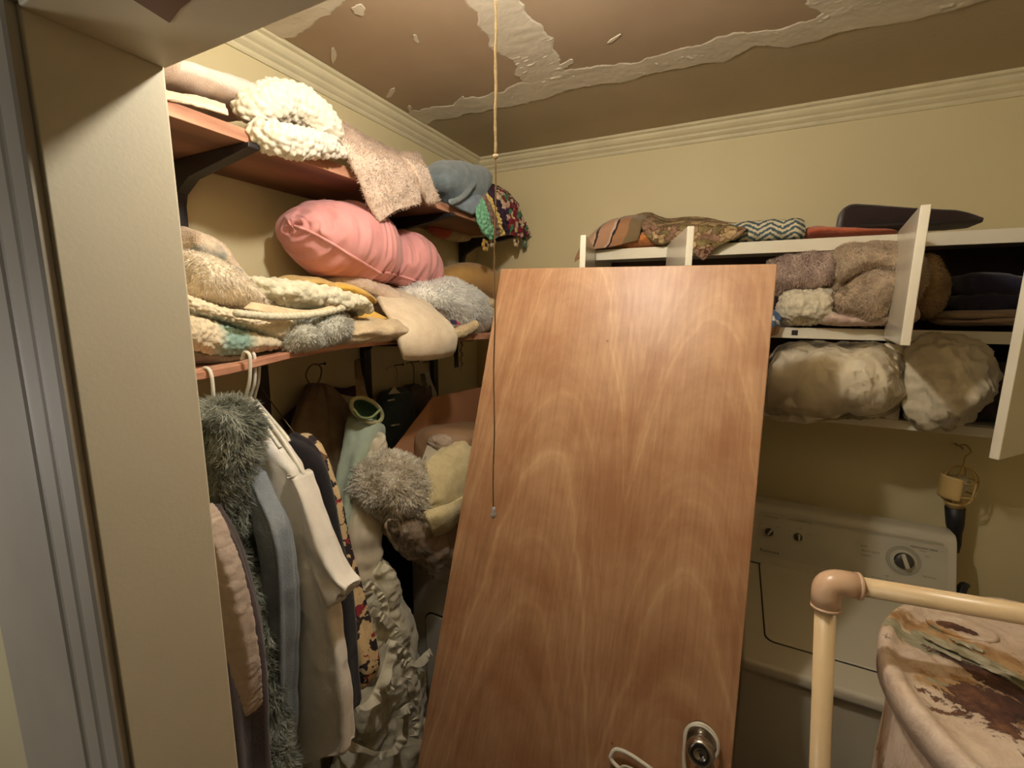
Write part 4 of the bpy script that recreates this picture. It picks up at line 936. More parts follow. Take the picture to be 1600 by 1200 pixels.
# ------------------------------------------------------------------ lower shelf linen
CHUNK = cloth((226, 210, 180), (208, 188, 156), scale=40, bscale=140, bump=.6, name='cream_chunky_knit')
STRIPE = uvramp([(0, (222, 204, 172)), (.30, (222, 206, 176)), (.44, (146, 176, 164)), (.60, (132, 164, 152)), (.70, (218, 202, 172)), (1, (206, 190, 160))], interp='LINEAR', axis=1, distort=.18, noise=18, name='teal_striped_knit', bscale=160, bump=.6)
STRIPE2 = uvramp([(0, (226, 208, 176)), (.25, (150, 160, 150)), (.38, (226, 210, 180)), (1, (224, 206, 176))], interp='LINEAR', axis=0, distort=.22, noise=14, name='grey_striped_knit', bscale=160, bump=.6)
GREYF = cloth((152, 142, 124), (120, 110, 96), scale=26, bscale=300, bump=.8, name='grey_brown_plush')
k1 = thing('blanket', 'cream chunky knit blanket with teal stripes at the left end of the lower shelf', 'blanket', P(350, 570, X=.31))
puff('fold', [(255, 452, 258, 490, .31, .065), (286, 462, 288, 498, .31, .065), (335, 478, 335, 508, .31, .065), (385, 488, 382, 524, .31, .065), (425, 494, 425, 532, .31, .065), (449, 506, 446, 526, .31, .05)], STRIPE2, k1, disp=D_bobble(.010, .007, .006), nu=110, nv=200, square=.85)
puff('fold', [(262, 485, 264, 533, .31, .06), (290, 490, 293, 545, .31, .06), (320, 500, 322, 552, .31, .06), (352, 511, 352, 552, .31, .06), (388, 522, 386, 546, .31, .06), (432, 528, 426, 542, .31, .05)], STRIPE, k1, disp=D_bobble(.010, .008, .006, 4), nu=110, nv=180, square=.85)
k2 = thing('blanket', 'brown-grey plush blanket lowest in the pile at the left of the lower shelf', 'blanket', P(330, 572, X=.27))
puff('fold', [(262, 528, 264, 570, .29, .06), (298, 536, 300, 570, .29, .06), (330, 545, 332, 566, .29, .06), (372, 548, 370, 560, .29, .06), (430, 536, 428, 550, .28, .05)], GREYF, k2, disp=D_cloth(.005, 20, 3), nu=60, nv=80)
k3 = thing('fleece', 'soft cream sheepskin fleece lying on the striped knit blanket', 'fleece', P(320, 480, X=.26))
f3 = puff('body', [(262, 392, 262, 472, .24, .12), (290, 396, 292, 476, .24, .12), (318, 406, 320, 482, .24, .12), (346, 430, 348, 486, .24, .12), (374, 462, 372, 492, .24, .11), (400, 480, 398, 494, .24, .09)], cloth((240, 228, 206), (228, 212, 188), scale=14, bscale=260, bump=.5, name='cream_fleece'), k3, disp=D_cloth(.006, 9, 7), nu=60, nv=80)
fur('pile', f3, 9000, .008, .0018, pilem((252, 244, 228), name='fleece_pile'), k3, grav=.7, rand=.4, seed=2)
k4 = thing('blanket', 'pinkish plush blanket with grey-blue edging heaped at the back by the jamb', 'blanket', P(310, 430, X=.12))
puff('fold', [(262, 352, 262, 420, .12, .11), (284, 362, 286, 424, .12, .11), (308, 376, 310, 430, .12, .11), (328, 400, 332, 446, .12, .11), (350, 424, 356, 462, .13, .1), (372, 446, 376, 474, .14, .09)], uvramp([(0, (214, 192, 166)), (.3, (208, 180, 160)), (.42, (140, 146, 140)), (.5, (210, 190, 166)), (1, (204, 178, 156))], interp='LINEAR', axis=0, distort=.5, noise=22, name='pink_grey_plush', bscale=240, bump=.8), k4, disp=D_bobble(.012, .004, .010, 3), nu=80, nv=100)
k5 = thing('bath_mat', 'white bobble bath mat with scalloped edge lying across the lower shelf pile', 'bath mat', P(450, 485, X=.3))
MATW = cloth((222, 216, 192), (200, 194, 168), scale=50, bscale=160, bump=.6, name='bobble_mat')
puff('mat', [(352, 430, 360, 468, .26, .10), (385, 435, 388, 474, .27, .11), (430, 438, 430, 480, .28, .12), (470, 444, 468, 486, .29, .12), (505, 456, 498, 486, .30, .12), (532, 467, 528, 480, .31, .11), (550, 482, 545, 498, .32, .09)], MATW, k5, disp=D_bobble(.019, .013, .003, 2), nu=120, nv=200, square=.8)
sheet('backing', [[(392, 472, .36), (430, 478, .385), (470, 484, .395), (500, 482, .40), (536, 470, .40)], [(380, 482, .37), (430, 492, .39), (470, 496, .40), (505, 490, .405), (540, 478, .405)]], cloth((228, 204, 168), name='mat_backing'), k5, thick=.006, nu=60, nv=14)
mb = MB()
for t in np.linspace(0, 1, 26):
    x = 372+t*170; y = 486+14*math.sin(t*2.6)-t*18
    c = P(x, y+6, X=.395+.01*t); mb.lathe(c+np.array([-.008, 0, .004]), (1, 0, -.2), [(0, .003), (.003, .008), (.009, .0085), (.014, .005), (.015, .001)], 9)
mb.build('scalloped_edge', MATW, k5, smooth=True)
BGF = cloth((196, 194, 182), (168, 168, 158), scale=26, bscale=280, bump=.7, name='blue_grey_plush')
k6 = thing('plush_throw', 'blue-grey plush throw rolled under the bobble bath mat', 'throw', P(480, 550, X=.33))
g1 = puff('roll', [(428, 520, 430, 546, .33, .07), (444, 506, 446, 548, .34, .085), (462, 503, 462, 548, .34, .085), (478, 512, 476, 545, .33, .07)], BGF, k6, disp=D_cloth(.006, 16), nu=50, nv=50)
g2 = puff('roll', [(462, 500, 466, 540, .33, .07), (486, 488, 486, 544, .34, .085), (508, 486, 508, 538, .34, .085), (528, 490, 528, 526, .33, .07)], BGF, k6, disp=D_cloth(.006, 16, 3), nu=50, nv=50)
BGP = pilem((232, 232, 224), (196, 196, 190), name='blue_grey_fibres')
fur('pile', g1, 3500, .008, .0018, BGP, k6, grav=.3, seed=3); fur('pile', g2, 4000, .008, .0018, BGP, k6, grav=.3, seed=5)
CRF = cloth((214, 196, 164), (188, 166, 134), scale=24, bscale=260, bump=.8, name='cream_worn_plush')
k7 = thing('towel', 'worn cream plush towel folded at the front edge of the lower shelf', 'towel', P(565, 535, X=.34))
puff('fold', [(508, 506, 508, 536, .33, .08), (532, 499, 530, 538, .34, .09), (562, 499, 560, 535, .34, .09), (592, 500, 592, 531, .34, .09), (616, 510, 618, 527, .34, .07)], CRF, k7, disp=D_sum(D_wrinkle(.006, (4, 14), 3), D_cloth(.004, 20)), nu=70, nv=80)
YE = cloth((232, 188, 84), (214, 168, 62), scale=26, bscale=320, bump=.9, sheen=.4, name='yellow_terry'); YP = cloth((226, 192, 116), (206, 170, 92), scale=26, bscale=320, bump=.9, name='pale_yellow_terry')
k8 = thing('towel', 'pale yellow terry towel at the back of the lower shelf', 'towel', P(470, 450, X=.1))
puff('fold', [(438, 438, 440, 450, .14, .08), (460, 431, 462, 455, .14, .1), (485, 434, 486, 458, .14, .1), (508, 444, 506, 458, .14, .08)], YP, k8, disp=D_cloth(.005, 18), nu=40, nv=40)
k9 = thing('washcloth', 'bright yellow terry washcloth folded beside the bobble mat with a trailing corner', 'towel', P(540, 480, X=.2))
puff('fold', [(490, 446, 494, 456, .22, .07), (510, 441, 512, 462, .23, .09), (540, 448, 538, 472, .24, .09), (562, 460, 556, 476, .24, .07), (572, 470, 568, 480, .25, .05)], YE, k9, disp=D_cloth(.004, 18), nu=40, nv=50)
sheet('corner', [[(560, 468, .28), (574, 474, .28)], [(556, 484, .31), (580, 482, .31)], [(548, 497, .33), (590, 490, .33)], [(556, 505, .35), (606, 499, .35)]], YE, k9, thick=.006, nu=24, nv=30, disp=D_cloth(.004, 20))
k10 = thing('blanket', 'pinkish white fleecy blanket behind the yellow washcloth under the pillow', 'blanket', P(560, 480, X=.15))
puff('fold', [(504, 436, 508, 450, .15, .07), (528, 427, 530, 462, .16, .1), (556, 434, 560, 474, .17, .1), (590, 450, 590, 492, .19, .1), (614, 476, 612, 506, .2, .08)], cloth((220, 200, 180), (196, 170, 150), scale=22, bscale=260, bump=.9, name='pink_white_fleece'), k10, disp=D_bobble(.014, .006, .006), nu=80, nv=90)
# pink pillow
PINK = cloth((222, 158, 156), (210, 142, 142), scale=7, bscale=400, bump=.15, sheen=.2, rough=.7, name='pink_polished_cotton')
k11 = thing('pillow', 'pink corded throw pillow folded in the middle between the two shelves', 'pillow', P(570, 450, X=.2))
wr = D_sum(D_wrinkle(.006, (12, 5), 3, .004), D_wrinkle(.0035, (26, 8), 9, .001))
puff('cushion', [(455, 346, 457, 358, .19, .02), (464, 332, 466, 378, .19, .075), (482, 320, 482, 402, .19, .115), (508, 315, 510, 424, .19, .14), (540, 318, 542, 440, .19, .145), (568, 331, 568, 444, .19, .135), (590, 350, 588, 441, .19, .10), (604, 372, 601, 430, .185, .04)], PINK, k11, disp=wr, nu=90, nv=110, capn=22)
puff('cushion', [(594, 368, 596, 428, .18, .05), (612, 360, 612, 442, .18, .095), (634, 364, 636, 450, .18, .11), (655, 382, 652, 453, .18, .10), (672, 408, 670, 452, .18, .07), (685, 438, 684, 446, .18, .015)], PINK, k11, disp=wr, nu=80, nv=80, capn=22)
from mathutils.bvhtree import BVHTree
def onsurf(objs, pts, lift):
    """points of the soft bodies' front surface met by the lines of sight through pts"""
    out = []
    tr = []
    for o in objs:
        b = _base[o]; tr.append((BVHTree.FromPolygons([tuple(np.array(v.co)+b) for v in o.data.vertices], [tuple(p.vertices) for p in o.data.polygons])))
    for px, py in pts:
        d = ray(px, py); d /= np.linalg.norm(d); best = None
        for t in tr:
            h = t.ray_cast(Vector(CAM), Vector(d))
            if h[0] is not None and (best is None or h[3] < best[1]): best = (np.array(h[0])-d*lift, h[3])
        if best: out.append(best[0])
    return out
pobs = [o for o in bpy.data.objects if o.name.startswith('cushion') and o.parent == k11]
def poly(pts, n): return [tuple(q) for q in cr(np.array(pts, float), n)]
MB().tube(cr(np.array(onsurf(pobs, poly([(460, 353), (480, 360), (508, 374), (545, 397), (575, 415), (597, 428)], 34), .001)), 70), .0042, 8).build('piping', PINK, k11, smooth=True)
MB().tube(cr(np.array(onsurf(pobs, poly([(600, 425), (622, 430), (645, 437), (668, 443), (681, 441)], 24), .001)), 50), .0042, 8).build('piping', PINK, k11, smooth=True)
# cream pad over the shelf edge
k12 = thing('flannel_pad', 'thick cream flannel pad folded over the front edge of the lower shelf', 'blanket', P(665, 556, X=.4))
sheet('drape', [[(560, 452, .12), (600, 447, .12), (634, 450, .12)], [(585, 466, .24), (625, 462, .24), (660, 470, .24)], [(600, 486, .33), (645, 480, .34), (682, 490, .34)], [(612, 505, .385), (655, 500, .395), (702, 508, .395)], [(619, 528, .41), (662, 526, .425), (712, 526, .42)], [(625, 550, .405), (664, 552, .425), (710, 545, .415)], [(629, 557, .385), (664, 560, .395), (704, 553, .39)]], CREAM, k12, nu=70, nv=90, thick=.022, disp=D_cloth(.004, 9, 4))
FLUF = cloth((236, 234, 226), (222, 220, 212), scale=20, name='bluish_white_pile')
k13 = thing('fluffy_rug', 'fluffy bluish-white rug crumpled on the lower shelf below the pillow', 'rug', P(700, 515, X=.3))
fr_ = puff('backing', [(636, 452, 648, 478, .24, .08), (664, 440, 672, 500, .25, .10), (694, 436, 706, 520, .26, .11), (722, 446, 730, 522, .26, .10), (745, 460, 745, 515, .24, .08), (758, 476, 752, 500, .22, .05)], FLUF, k13, disp=D_cloth(.008, 12), nu=60, nv=60)
fur('pile', fr_, 12000, .014, .0030, pilem((250, 250, 248), (240, 240, 238), name='white_fibres'), k13, grav=.2, rand=.7, seed=8)
tg = P(711, 503, X=.37)
sheet('tag', [[(703, 499, .385), (713, 501, .385), (720, 506, .385)], [(706, 506, .385), (714, 508, .385), (719, 508, .385)]], uvramp([(0, (42, 36, 84)), (.5, (196, 44, 66))], distort=.1, name='tag_red_blue'), k13, thick=.002, nu=10, nv=6, label='small blue and red tag')
for n_, (ys_, xx, lab_) in enumerate(((0, .30, 'topmost cream cotton cloth of the folded stack right of the fluffy rug'), (11, .31, 'middle cream cotton cloth of the folded stack right of the fluffy rug'), (22, .31, 'lowest cream cotton cloth of the folded stack right of the fluffy rug'))):
    q = thing('folded_cloth', lab_, 'cloth', P(755, 490+ys_, X=xx), 'cream cloths beside the fluffy rug')
    puff('fold', [(738-n_*3, 468+ys_, 740-n_*3, 480+ys_, .28, .05), (752, 466+ys_, 752, 484+ys_, .28, .08), (775, 472+ys_, 775, 492+ys_, .28, .08), (800, 480+ys_, 800, 496+ys_, .28, .06)], cloth((216, 196, 156), (198, 176, 134), scale=14, name='cream_cotton'), q, disp=D_cloth(.004, 18, n_), nu=36, nv=40)
k14 = thing('rolled_cloth', 'cream rolled cloth at the shelf edge beside the flannel pad', 'cloth', P(728, 528, X=.38))
rope('roll', [(708, 522, .385), (722, 518, .385), (738, 510, .385), (744, 505, .38)], [.014, .02, .018, .012], cloth((214, 192, 150), (192, 168, 128), scale=30, bump=.6, name='cream_roll'), k14, disp=D_wrinkle(.003, (20, 4), 3), nv=50, nu=30)
k15 = thing('cushion', 'ochre tan bolster cushion at the back corner of the lower shelf', 'cushion', P(735, 460, X=.1))
puff('body', [(692, 428, 696, 446, .10, .05), (708, 414, 712, 455, .10, .08), (735, 411, 736, 462, .10, .09), (765, 420, 764, 476, .10, .09), (792, 440, 788, 490, .11, .07)], cloth((206, 162, 96), (190, 144, 80), scale=8, bump=.2, name='ochre_cotton'), k15, disp=D_cloth(.004, 8), nu=50, nv=50)
# necklace and strap hanging under the shelf
k16 = thing('bead_strand', 'short strand of gold beads hanging under the right part of the lower shelf', 'beads', P(722, 578, X=.3))
mb = MB()
for t in range(11):
    c = P(721+1.5*math.sin(t*1.7), 536+t*3.9, X=.3); mb.lathe(c-np.array([0, 0, .0045]), (0, 0, 1), [(0, .001), (.002, .0035), (.0045, .0045), (.007, .0035), (.009, .001)], 8)
mb.build('beads', plain((150, 124, 82), rough=.3, metal=.6, name='gold_bead'), k16, smooth=True)
MB().tube([P(721, 527, X=.3), P(721, 580, X=.3)], .0008, 5).build('thread', BLACKM, k16)
k17 = thing('strap', 'dark green strap hanging under the lower shelf beside the bead strand', 'strap', P(713, 575, X=.28))
sheet('band', [[(709, 527, .28), (716, 527, .28)], [(709, 550, .28), (716, 550, .29)], [(710, 575, .28), (717, 574, .28)]], cloth((52, 54, 44), name='dark_strap'), k17, thick=.003, nu=6, nv=16)

# ================================================================== HANGING CLOTHES
def hanger(name_lab, Y, pix, r=.0034, extra=None, m=WHPL, grp=None):
    pts = [P(a, b, Y=Y) for a, b in pix]
    h = thing('clothes_hanger', name_lab, 'hanger', pts[-1], grp)
    MB().tube(cr(np.array(pts), 50), r, 10).build('hook', m, h, smooth=True)
    if extra: MB().tube(cr(np.array([P(a, b, Y=Y) for a, b in extra]), 50), r*1.25, 10).build('shoulder_bar', m, h, smooth=True)
    return h
hanger('white plastic hanger holding the grey fur vest, hooked leftmost on the lower shelf', -1.612, [(316, 583), (320, 575), (327, 578), (331, 590), (333, 612), (334, 640)])
hanger('white plastic hanger with the blue sweater, left one of the three hooked together', -1.545, [(378, 562), (382, 551), (388, 552), (391, 562), (390, 594), (386, 612), (383, 624)], extra=[(383, 622), (400, 645), (420, 674), (438, 700)])
hanger('white plastic hanger carrying the white shirt, middle one of the three hooked together', -1.51, [(385, 560), (389, 549), (394, 550), (398, 560), (398, 594), (394, 610), (390, 622)], extra=[(389, 620), (410, 645), (438, 682), (470, 732), (474, 742)])
hanger('white plastic hanger right of the shirt hanger, right one of the three hooked together', -1.475, [(391, 558), (396, 547), (401, 549), (405, 560), (404, 594), (400, 611), (397, 624)], extra=[(396, 622), (420, 650), (444, 678), (452, 690)])

def garment(name, rows, Y, h, m, parent, nu=90, nv=120, disp=None, capn=30, **k):
    st_ = [(b[0], b[1], a[0], a[1], (c if c is not None else Y), h) for a, b, c in [(r[0], r[1], r[2] if len(r) > 2 else None) for r in rows]]
    return puff(name, st_, m, parent, plane='Y', nu=nu, nv=nv, disp=disp, capn=capn, square=.5, **k)
# 0 mauve-brown coat half hidden by the jamb
c0_ = thing('coat', 'dark mauve coat with a pinkish ribbed front edge, nearest to the door jamb', 'coat', P(350, 1200, Y=-1.7))
garment('body', [((262, 820), (312, 792)), ((262, 850), (340, 838)), ((270, 880), (356, 876)), ((285, 940), (374, 938)), ((295, 1010), (388, 1006)), ((300, 1070), (396, 1066)), ((305, 1130), (399, 1120)), ((310, 1200), (402, 1200)), ((312, 1320), (404, 1320)), ((314, 1500), (404, 1500))], -1.695, .04, cloth((84, 72, 72), (66, 56, 58), scale=12, name='dark_mauve_wool'), c0_, disp=D_folds(.010, 5, 3))
garment('front_edge', [((312, 788), (320, 788)), ((326, 812), (338, 815)), ((338, 850), (354, 855)), ((346, 890), (369, 895)), ((352, 940), (382, 945)), ((358, 1000), (394, 1000)), ((372, 1050), (401, 1050)), ((386, 1085), (401, 1085)), ((396, 1112), (400, 1112))], -1.735, .014, cloth((186, 170, 154), (168, 150, 136), scale=20, name='pinkish_rib'), c0_, nu=60, nv=120, disp=D_wrinkle(.0013, (60, 2), 2, .002), label='pinkish beige ribbed edge')
MB().lathe(P(328, 850, Y=-1.755), (.2, -1, 0), [(0, .004), (.003, .005), (.004, .002)], 14).build('snap', CHROME, c0_, smooth=True)
# 1 fur vest
FURD = cloth((122, 126, 116), (96, 100, 92), scale=20, name='grey_green_fur_base')
v1 = thing('fur_vest', 'shaggy grey-green faux fur vest hanging at the left end of the lower shelf', 'vest', P(380, 1200, Y=-1.62))
fb_ = garment('body', [((302, 640), (345, 633)), ((296, 660), (374, 648)), ((298, 700), (378, 686)), ((300, 750), (374, 745)), ((302, 810), (374, 812)), ((306, 870), (380, 870)), ((315, 920), (396, 930)), ((330, 980), (406, 985)), ((345, 1050), (412, 1050)), ((360, 1120), (420, 1115)), ((372, 1200), (434, 1200)), ((378, 1350), (438, 1350)), ((380, 1500), (440, 1500))], -1.62, .045, FURD, v1, disp=D_sum(D_folds(.008, 4, 2), D_cloth(.012, 18)))
fur('pile', fb_, 52000, .020, .0020, pilem((212, 216, 204), (140, 146, 136), name='grey_green_fibres'), v1, grav=.35, rand=1.5, curl=.5, seed=12)
# 2 blue grey sweater
SWB = cloth((150, 158, 164), (128, 138, 146), scale=16, bscale=330, bump=.5, sheen=.3, name='blue_grey_knit')
s2_ = thing('sweater', 'blue-grey knit sweater between the fur vest and the white shirt', 'sweater', P(430, 1200, Y=-1.57))
garment('body', [((366, 706), (380, 690)), ((362, 735), (398, 728)), ((362, 780), (420, 782)), ((366, 840), (436, 830)), ((376, 920), (444, 920)), ((392, 1000), (446, 1000)), ((405, 1100), (447, 1100)), ((412, 1200), (448, 1200)), ((414, 1350), (450, 1350)), ((414, 1500), (450, 1500))], -1.56, .035, SWB, s2_, disp=D_folds(.008, 4, 5))
garment('sleeve', [((392, 735), (402, 738)), ((398, 770), (421, 778)), ((406, 812), (438, 815)), ((416, 860), (450, 862)), ((423, 920), (454, 925)), ((426, 1000), (454, 1005)), ((428, 1100), (452, 1100)), ((430, 1200), (448, 1200)), ((430, 1330), (446, 1330))], -1.58, .022, SWB, s2_, nu=60, disp=D_folds(.005, 3, 8))
# 3 white shirt
SHW = cloth((240, 236, 226), (228, 223, 212), scale=10, bscale=380, bump=.25, name='white_cotton')
w3 = thing('shirt', 'white short-sleeved cotton shirt on a white hanger', 'shirt', P(500, 1200, Y=-1.5))
garment('body', [((390, 694), (417, 673)), ((384, 706), (448, 712)), ((382, 722), (468, 738)), ((388, 765), (482, 795)), ((406, 820), (496, 850)), ((424, 880), (510, 905)), ((436, 950), (525, 960)), ((443, 1020), (537, 1015)), ((448, 1080), (544, 1070)), ((448, 1130), (547, 1120)), ((446, 1198), (548, 1168))], -1.515, .03, SHW, w3, nu=120, nv=140, disp=D_sum(D_folds(.005, 4, 12), D_cloth(.005, 8, 2)), capn=60)
garment('sleeve', [((462, 735), (474, 742)), ((470, 765), (487, 772)), ((478, 800), (502, 812)), ((488, 840), (518, 856)), ((499, 880), (540, 897)), ((512, 916), (552, 910)), ((524, 946), (551, 918))], -1.515, .026, SHW, w3, nu=80, nv=90, disp=D_sum(D_folds(.004, 3, 7), D_cloth(.004, 10, 3)), capn=40)
garment('collar', [((378, 690), (384, 688)), ((388, 692), (398, 694)), ((400, 690), (412, 682)), ((412, 676), (420, 672))], -1.52, .010, SHW, w3, nu=40, nv=40, disp=D_cloth(.002, 30))
# 4 black top
bl = thing('black_top', 'plain black top hanging behind the white shirt', 'top', P(500, 900, Y=-1.43))
garment('body', [((436, 690), (446, 676)), ((440, 715), (478, 694)), ((450, 760), (500, 722)), ((470, 820), (514, 780)), ((490, 870), (526, 850)), ((505, 930), (540, 915)), ((515, 1020), (548, 1010)), ((520, 1120), (556, 1110))], -1.43, .03, cloth((34, 32, 38), (24, 22, 28), name='black_jersey'), bl, disp=D_folds(.006, 4, 2))
# 5 floral dress
FLOR = voro([(0, (44, 34, 38)), (.18, (206, 182, 138)), (.46, (146, 46, 54)), (.60, (206, 184, 142)), (.76, (52, 38, 42)), (.86, (214, 190, 146))], scale=55, col=True, dist=.05, name='red_cream_floral_print')
d5 = thing('dress', 'red and cream floral dress with a beaded trim behind the black top', 'dress', P(560, 1060, Y=-1.36))
garment('body', [((460, 688), (470, 678)), ((470, 700), (494, 700)), ((484, 735), (512, 745)), ((494, 790), (528, 798)), ((504, 860), (540, 860)), ((514, 930), (556, 925)), ((522, 990), (572, 985)), ((532, 1040), (582, 1035)), ((546, 1082), (580, 1064))], -1.36, .03, FLOR, d5, disp=D_folds(.006, 3, 3), capn=18)
mb = MB()
for t in np.linspace(0, 1, 20):
    x = 463+t*30; y = 681+t*38; c = P(x, y, Y=-1.395); mb.lathe(c-np.array([0, 0, .004]), (0, 0, 1), [(0, .002), (.004, .0055), (.008, .002)], 8)
mb.build('beaded_trim', cloth((206, 186, 146), bump=.5, name='trim_yarn'), d5, smooth=True)
tgo = P(499, 712, Y=-1.41)
MB().prism([P(490, 706, Y=-1.41), P(492, 700, Y=-1.41), P(509, 711, Y=-1.41), P(507, 719, Y=-1.41)], (0, .004, 0)).build('tag', plain((206, 168, 132), name='card_tag'), d5)
hw = thing('wire_hanger', 'thin wire hanger sloping down from the lower shelf to the floral dress', 'hanger', P(440, 660, Y=-1.38))
MB().tube([P(405, 598, Y=-1.38), P(412, 612, Y=-1.38), P(440, 650, Y=-1.38), P(470, 690, Y=-1.38)], .0014, 6).build('wire', plain((120, 104, 84), rough=.4, metal=.6, name='dull_wire'), hw, smooth=True)

# clothes on nails in the left wall
def nail(px, py, parent):
    c = P(px, py, X=.002); MB().lathe(c, (1, -.1, .15), [(0, .0022), (.05, .0022), (.051, .005), (.053, .004)], 10).build('nail', BLACKM, parent, smooth=True)
def wgarment(name, rows, X, h, m, parent, nu=80, nv=100, disp=None, capn=10, **k):
    st_ = [(b[0], b[1], a[0], a[1], (r[2] if len(r) > 2 else X), (r[3] if len(r) > 3 else h)) for r in rows for a, b in [(r[0], r[1])]]
    return puff(name, st_, m, parent, plane='X', nu=nu, nv=nv, disp=disp, capn=capn, square=.8, **k)
BRN = cloth((138, 118, 90), (118, 98, 74), scale=12, name='khaki_brown')
g6 = thing('khaki_dress', 'khaki brown dress hanging from a nail on the left wall', 'dress', P(500, 900, X=.08))
wgarment('panel', [((488, 600), (496, 598)), ((476, 625), (504, 620)), ((458, 660), (508, 650)), ((446, 700), (512, 690)), ((446, 760), (520, 750)), ((460, 830), (528, 820)), ((480, 950), (540, 950)), ((490, 1100), (545, 1100))], .08, .035, BRN, g6, disp=D_folds(.012, 3, 3))
wgarment('panel', [((498, 600), (506, 600)), ((504, 620), (530, 622)), ((508, 650), (546, 648)), ((512, 700), (548, 695)), ((520, 760), (548, 750)), ((530, 830), (550, 820)), ((545, 950), (560, 950))], .10, .03, BRN, g6, disp=D_folds(.010, 3, 8))
nail(493, 570, g6)
MB().tube(cr(np.array([P(488, 606, X=.06), P(478, 588, X=.055), P(484, 573, X=.05), P(494, 569, X=.05), P(502, 576, X=.055), P(500, 592, X=.06), P(492, 604, X=.06)]), 40), .0028, 8).build('strap_loop', BRN, g6, smooth=True)
PUR = cloth((72, 44, 66), (54, 32, 50), name='purple_satin')
g7 = thing('purple_scarf', 'dark purple scarf stretched behind the khaki dress', 'scarf', P(470, 650, X=.04))
sheet('band', [[(438, 656, .04), (446, 672, .04)], [(462, 632, .035), (468, 648, .035)], [(486, 608, .03), (490, 622, .03)], [(515, 604, .03), (516, 612, .03)], [(540, 606, .035), (542, 618, .035)], [(562, 600, .04), (566, 622, .04)]], PUR, g7, nu=14, nv=50, thick=.012, disp=D_wrinkle(.004, (3, 12), 2))
MINT = cloth((188, 202, 184), (168, 184, 166), scale=10, bump=.15, sheen=.3, name='mint_satin')
GRN = cloth((52, 78, 52), (40, 62, 42), name='dark_green_lining')
g8 = thing('mint_gown', 'mint green satin gown with a round green-lined collar hung on the left wall', 'gown', P(550, 900, X=.2))
wgarment('body', [((552, 648), (582, 660)), ((546, 668), (594, 668)), ((542, 700), (588, 700)), ((536, 740), (582, 735)), ((528, 790), (566, 775)), ((522, 840), (552, 830)), ((520, 900), (545, 890)), ((524, 980), (550, 975))], .20, .045, MINT, g8, disp=D_sum(D_folds(.010, 4, 4), D_cloth(.006, 9)))
ring = []
for an in np.linspace(0, 2*math.pi, 30): ring.append(P(573+24*math.cos(an)+4*math.sin(an), 641+19*math.sin(an)+6*math.cos(an), X=.245))
MB().tube(ring, .0065, 10, cap=False).build('collar', cloth((176, 172, 128), (150, 148, 106), name='collar_trim'), g8, smooth=True)
V = [np.array(q)+np.array([-.012, 0, 0]) for q in ring[:-1]]+[P(572, 640, X=.20)]
mo('lining', V, [[i, (i+1) % 29, 29] for i in range(29)], GRN, g8, smooth=True, label='dark green lining inside the collar')
MB().tube(cr(np.array([P(553, 640, X=.252), P(564, 652, X=.256), P(580, 652, X=.256), P(594, 640, X=.252)]), 20), .004, 8).build('neck_band', cloth((150, 164, 104), name='lime_band'), g8, smooth=True)
sheet('sheer_strap', [[(553, 562, .06), (562, 562, .06)], [(554, 585, .10), (566, 585, .10)], [(556, 612, .16), (574, 612, .16)], [(560, 636, .21), (580, 632, .21)]], film((190, 172, 130), .35, 'sheer_net', .5), g8, thick=.002, nu=20, nv=30, disp=D_wrinkle(.004, (3, 8), 2))
nail(557, 562, g8)
SAT = cloth((226, 216, 192), (206, 194, 170), scale=10, rough=.5, sheen=.3, bump=.1, name='ivory_satin')
g9 = thing('ivory_gown', 'ivory satin sleeve and bodice hanging below the mint gown', 'gown', P(570, 900, X=.2))
wgarment('bodice', [((578, 690), (590, 672)), ((566, 730), (594, 700)), ((556, 770), (594, 745)), ((549, 820), (592, 800)), ((546, 870), (589, 860)), ((550, 905), (580, 900)), ((558, 925), (574, 920))], .24, .045, SAT, g9, disp=D_sum(D_wrinkle(.006, (16, 3), 2, .004), D_folds(.005, 3, 2)))
TUL = cloth((238, 232, 210), (220, 213, 190), scale=9, bump=.4, name='ivory_tulle')
g10 = thing('wedding_gown', 'ruffled ivory tulle wedding gown skirt trailing to the floor below the satin bodice', 'gown', P(600, 1200, X=.2))
wgarment('skirt', [((556, 880), (584, 870)), ((552, 920), (600, 905)), ((552, 960), (618, 945)), ((548, 1000), (628, 990)), ((545, 1050), (640, 1040)), ((542, 1100), (650, 1095)), ((540, 1160), (656, 1150)), ((538, 1230), (660, 1220)), ((536, 1350), (668, 1340)), ((536, 1500), (672, 1500))], .22, .10, TUL, g10, nu=140, nv=160, disp=D_sum(D_folds(.020, 5, 6), D_crumple(.014, 7, 4), D_crumple(.004, 22, 4)), capn=14)
def ruffle(path, wd, X, seed, m=TUL):
    """wavy frill along a pixel path"""
    pts = cr(np.array([P(a, b, X=X) for a, b in path]), 90); n = len(pts); out = []
    t = np.gradient(pts, axis=0); t /= np.linalg.norm(t, axis=1)[:, None]
    d = (CAM-pts); d /= np.linalg.norm(d, axis=1)[:, None]; s_ = np.cross(t, d)
    rows = []
    for k_ in range(7):
        w_ = k_/6; ph = np.arange(n)*.30+seed+vnoise(np.stack([np.arange(n)*.07, np.full(n, seed), np.zeros(n)], 1))*4
        rows.append(pts+s_*(wd*(w_-.15)+.010*w_*np.sin(ph*.6))[:, None]+d*(.012+.016*w_*np.sin(ph))[:, None])
    return sheet('ruffle', np.swapaxes(np.array(rows), 0, 1), m, g10, world=True, thick=.002, nu=20, nv=200)
ruffle([(575, 905), (596, 925), (606, 950), (602, 975)], .035, .33, 1)
ruffle([(582, 950), (604, 962), (624, 985), (626, 1010)], .04, .33, 4)
ruffle([(606, 1000), (628, 1010), (645, 1030), (640, 1060)], .04, .33, 7)
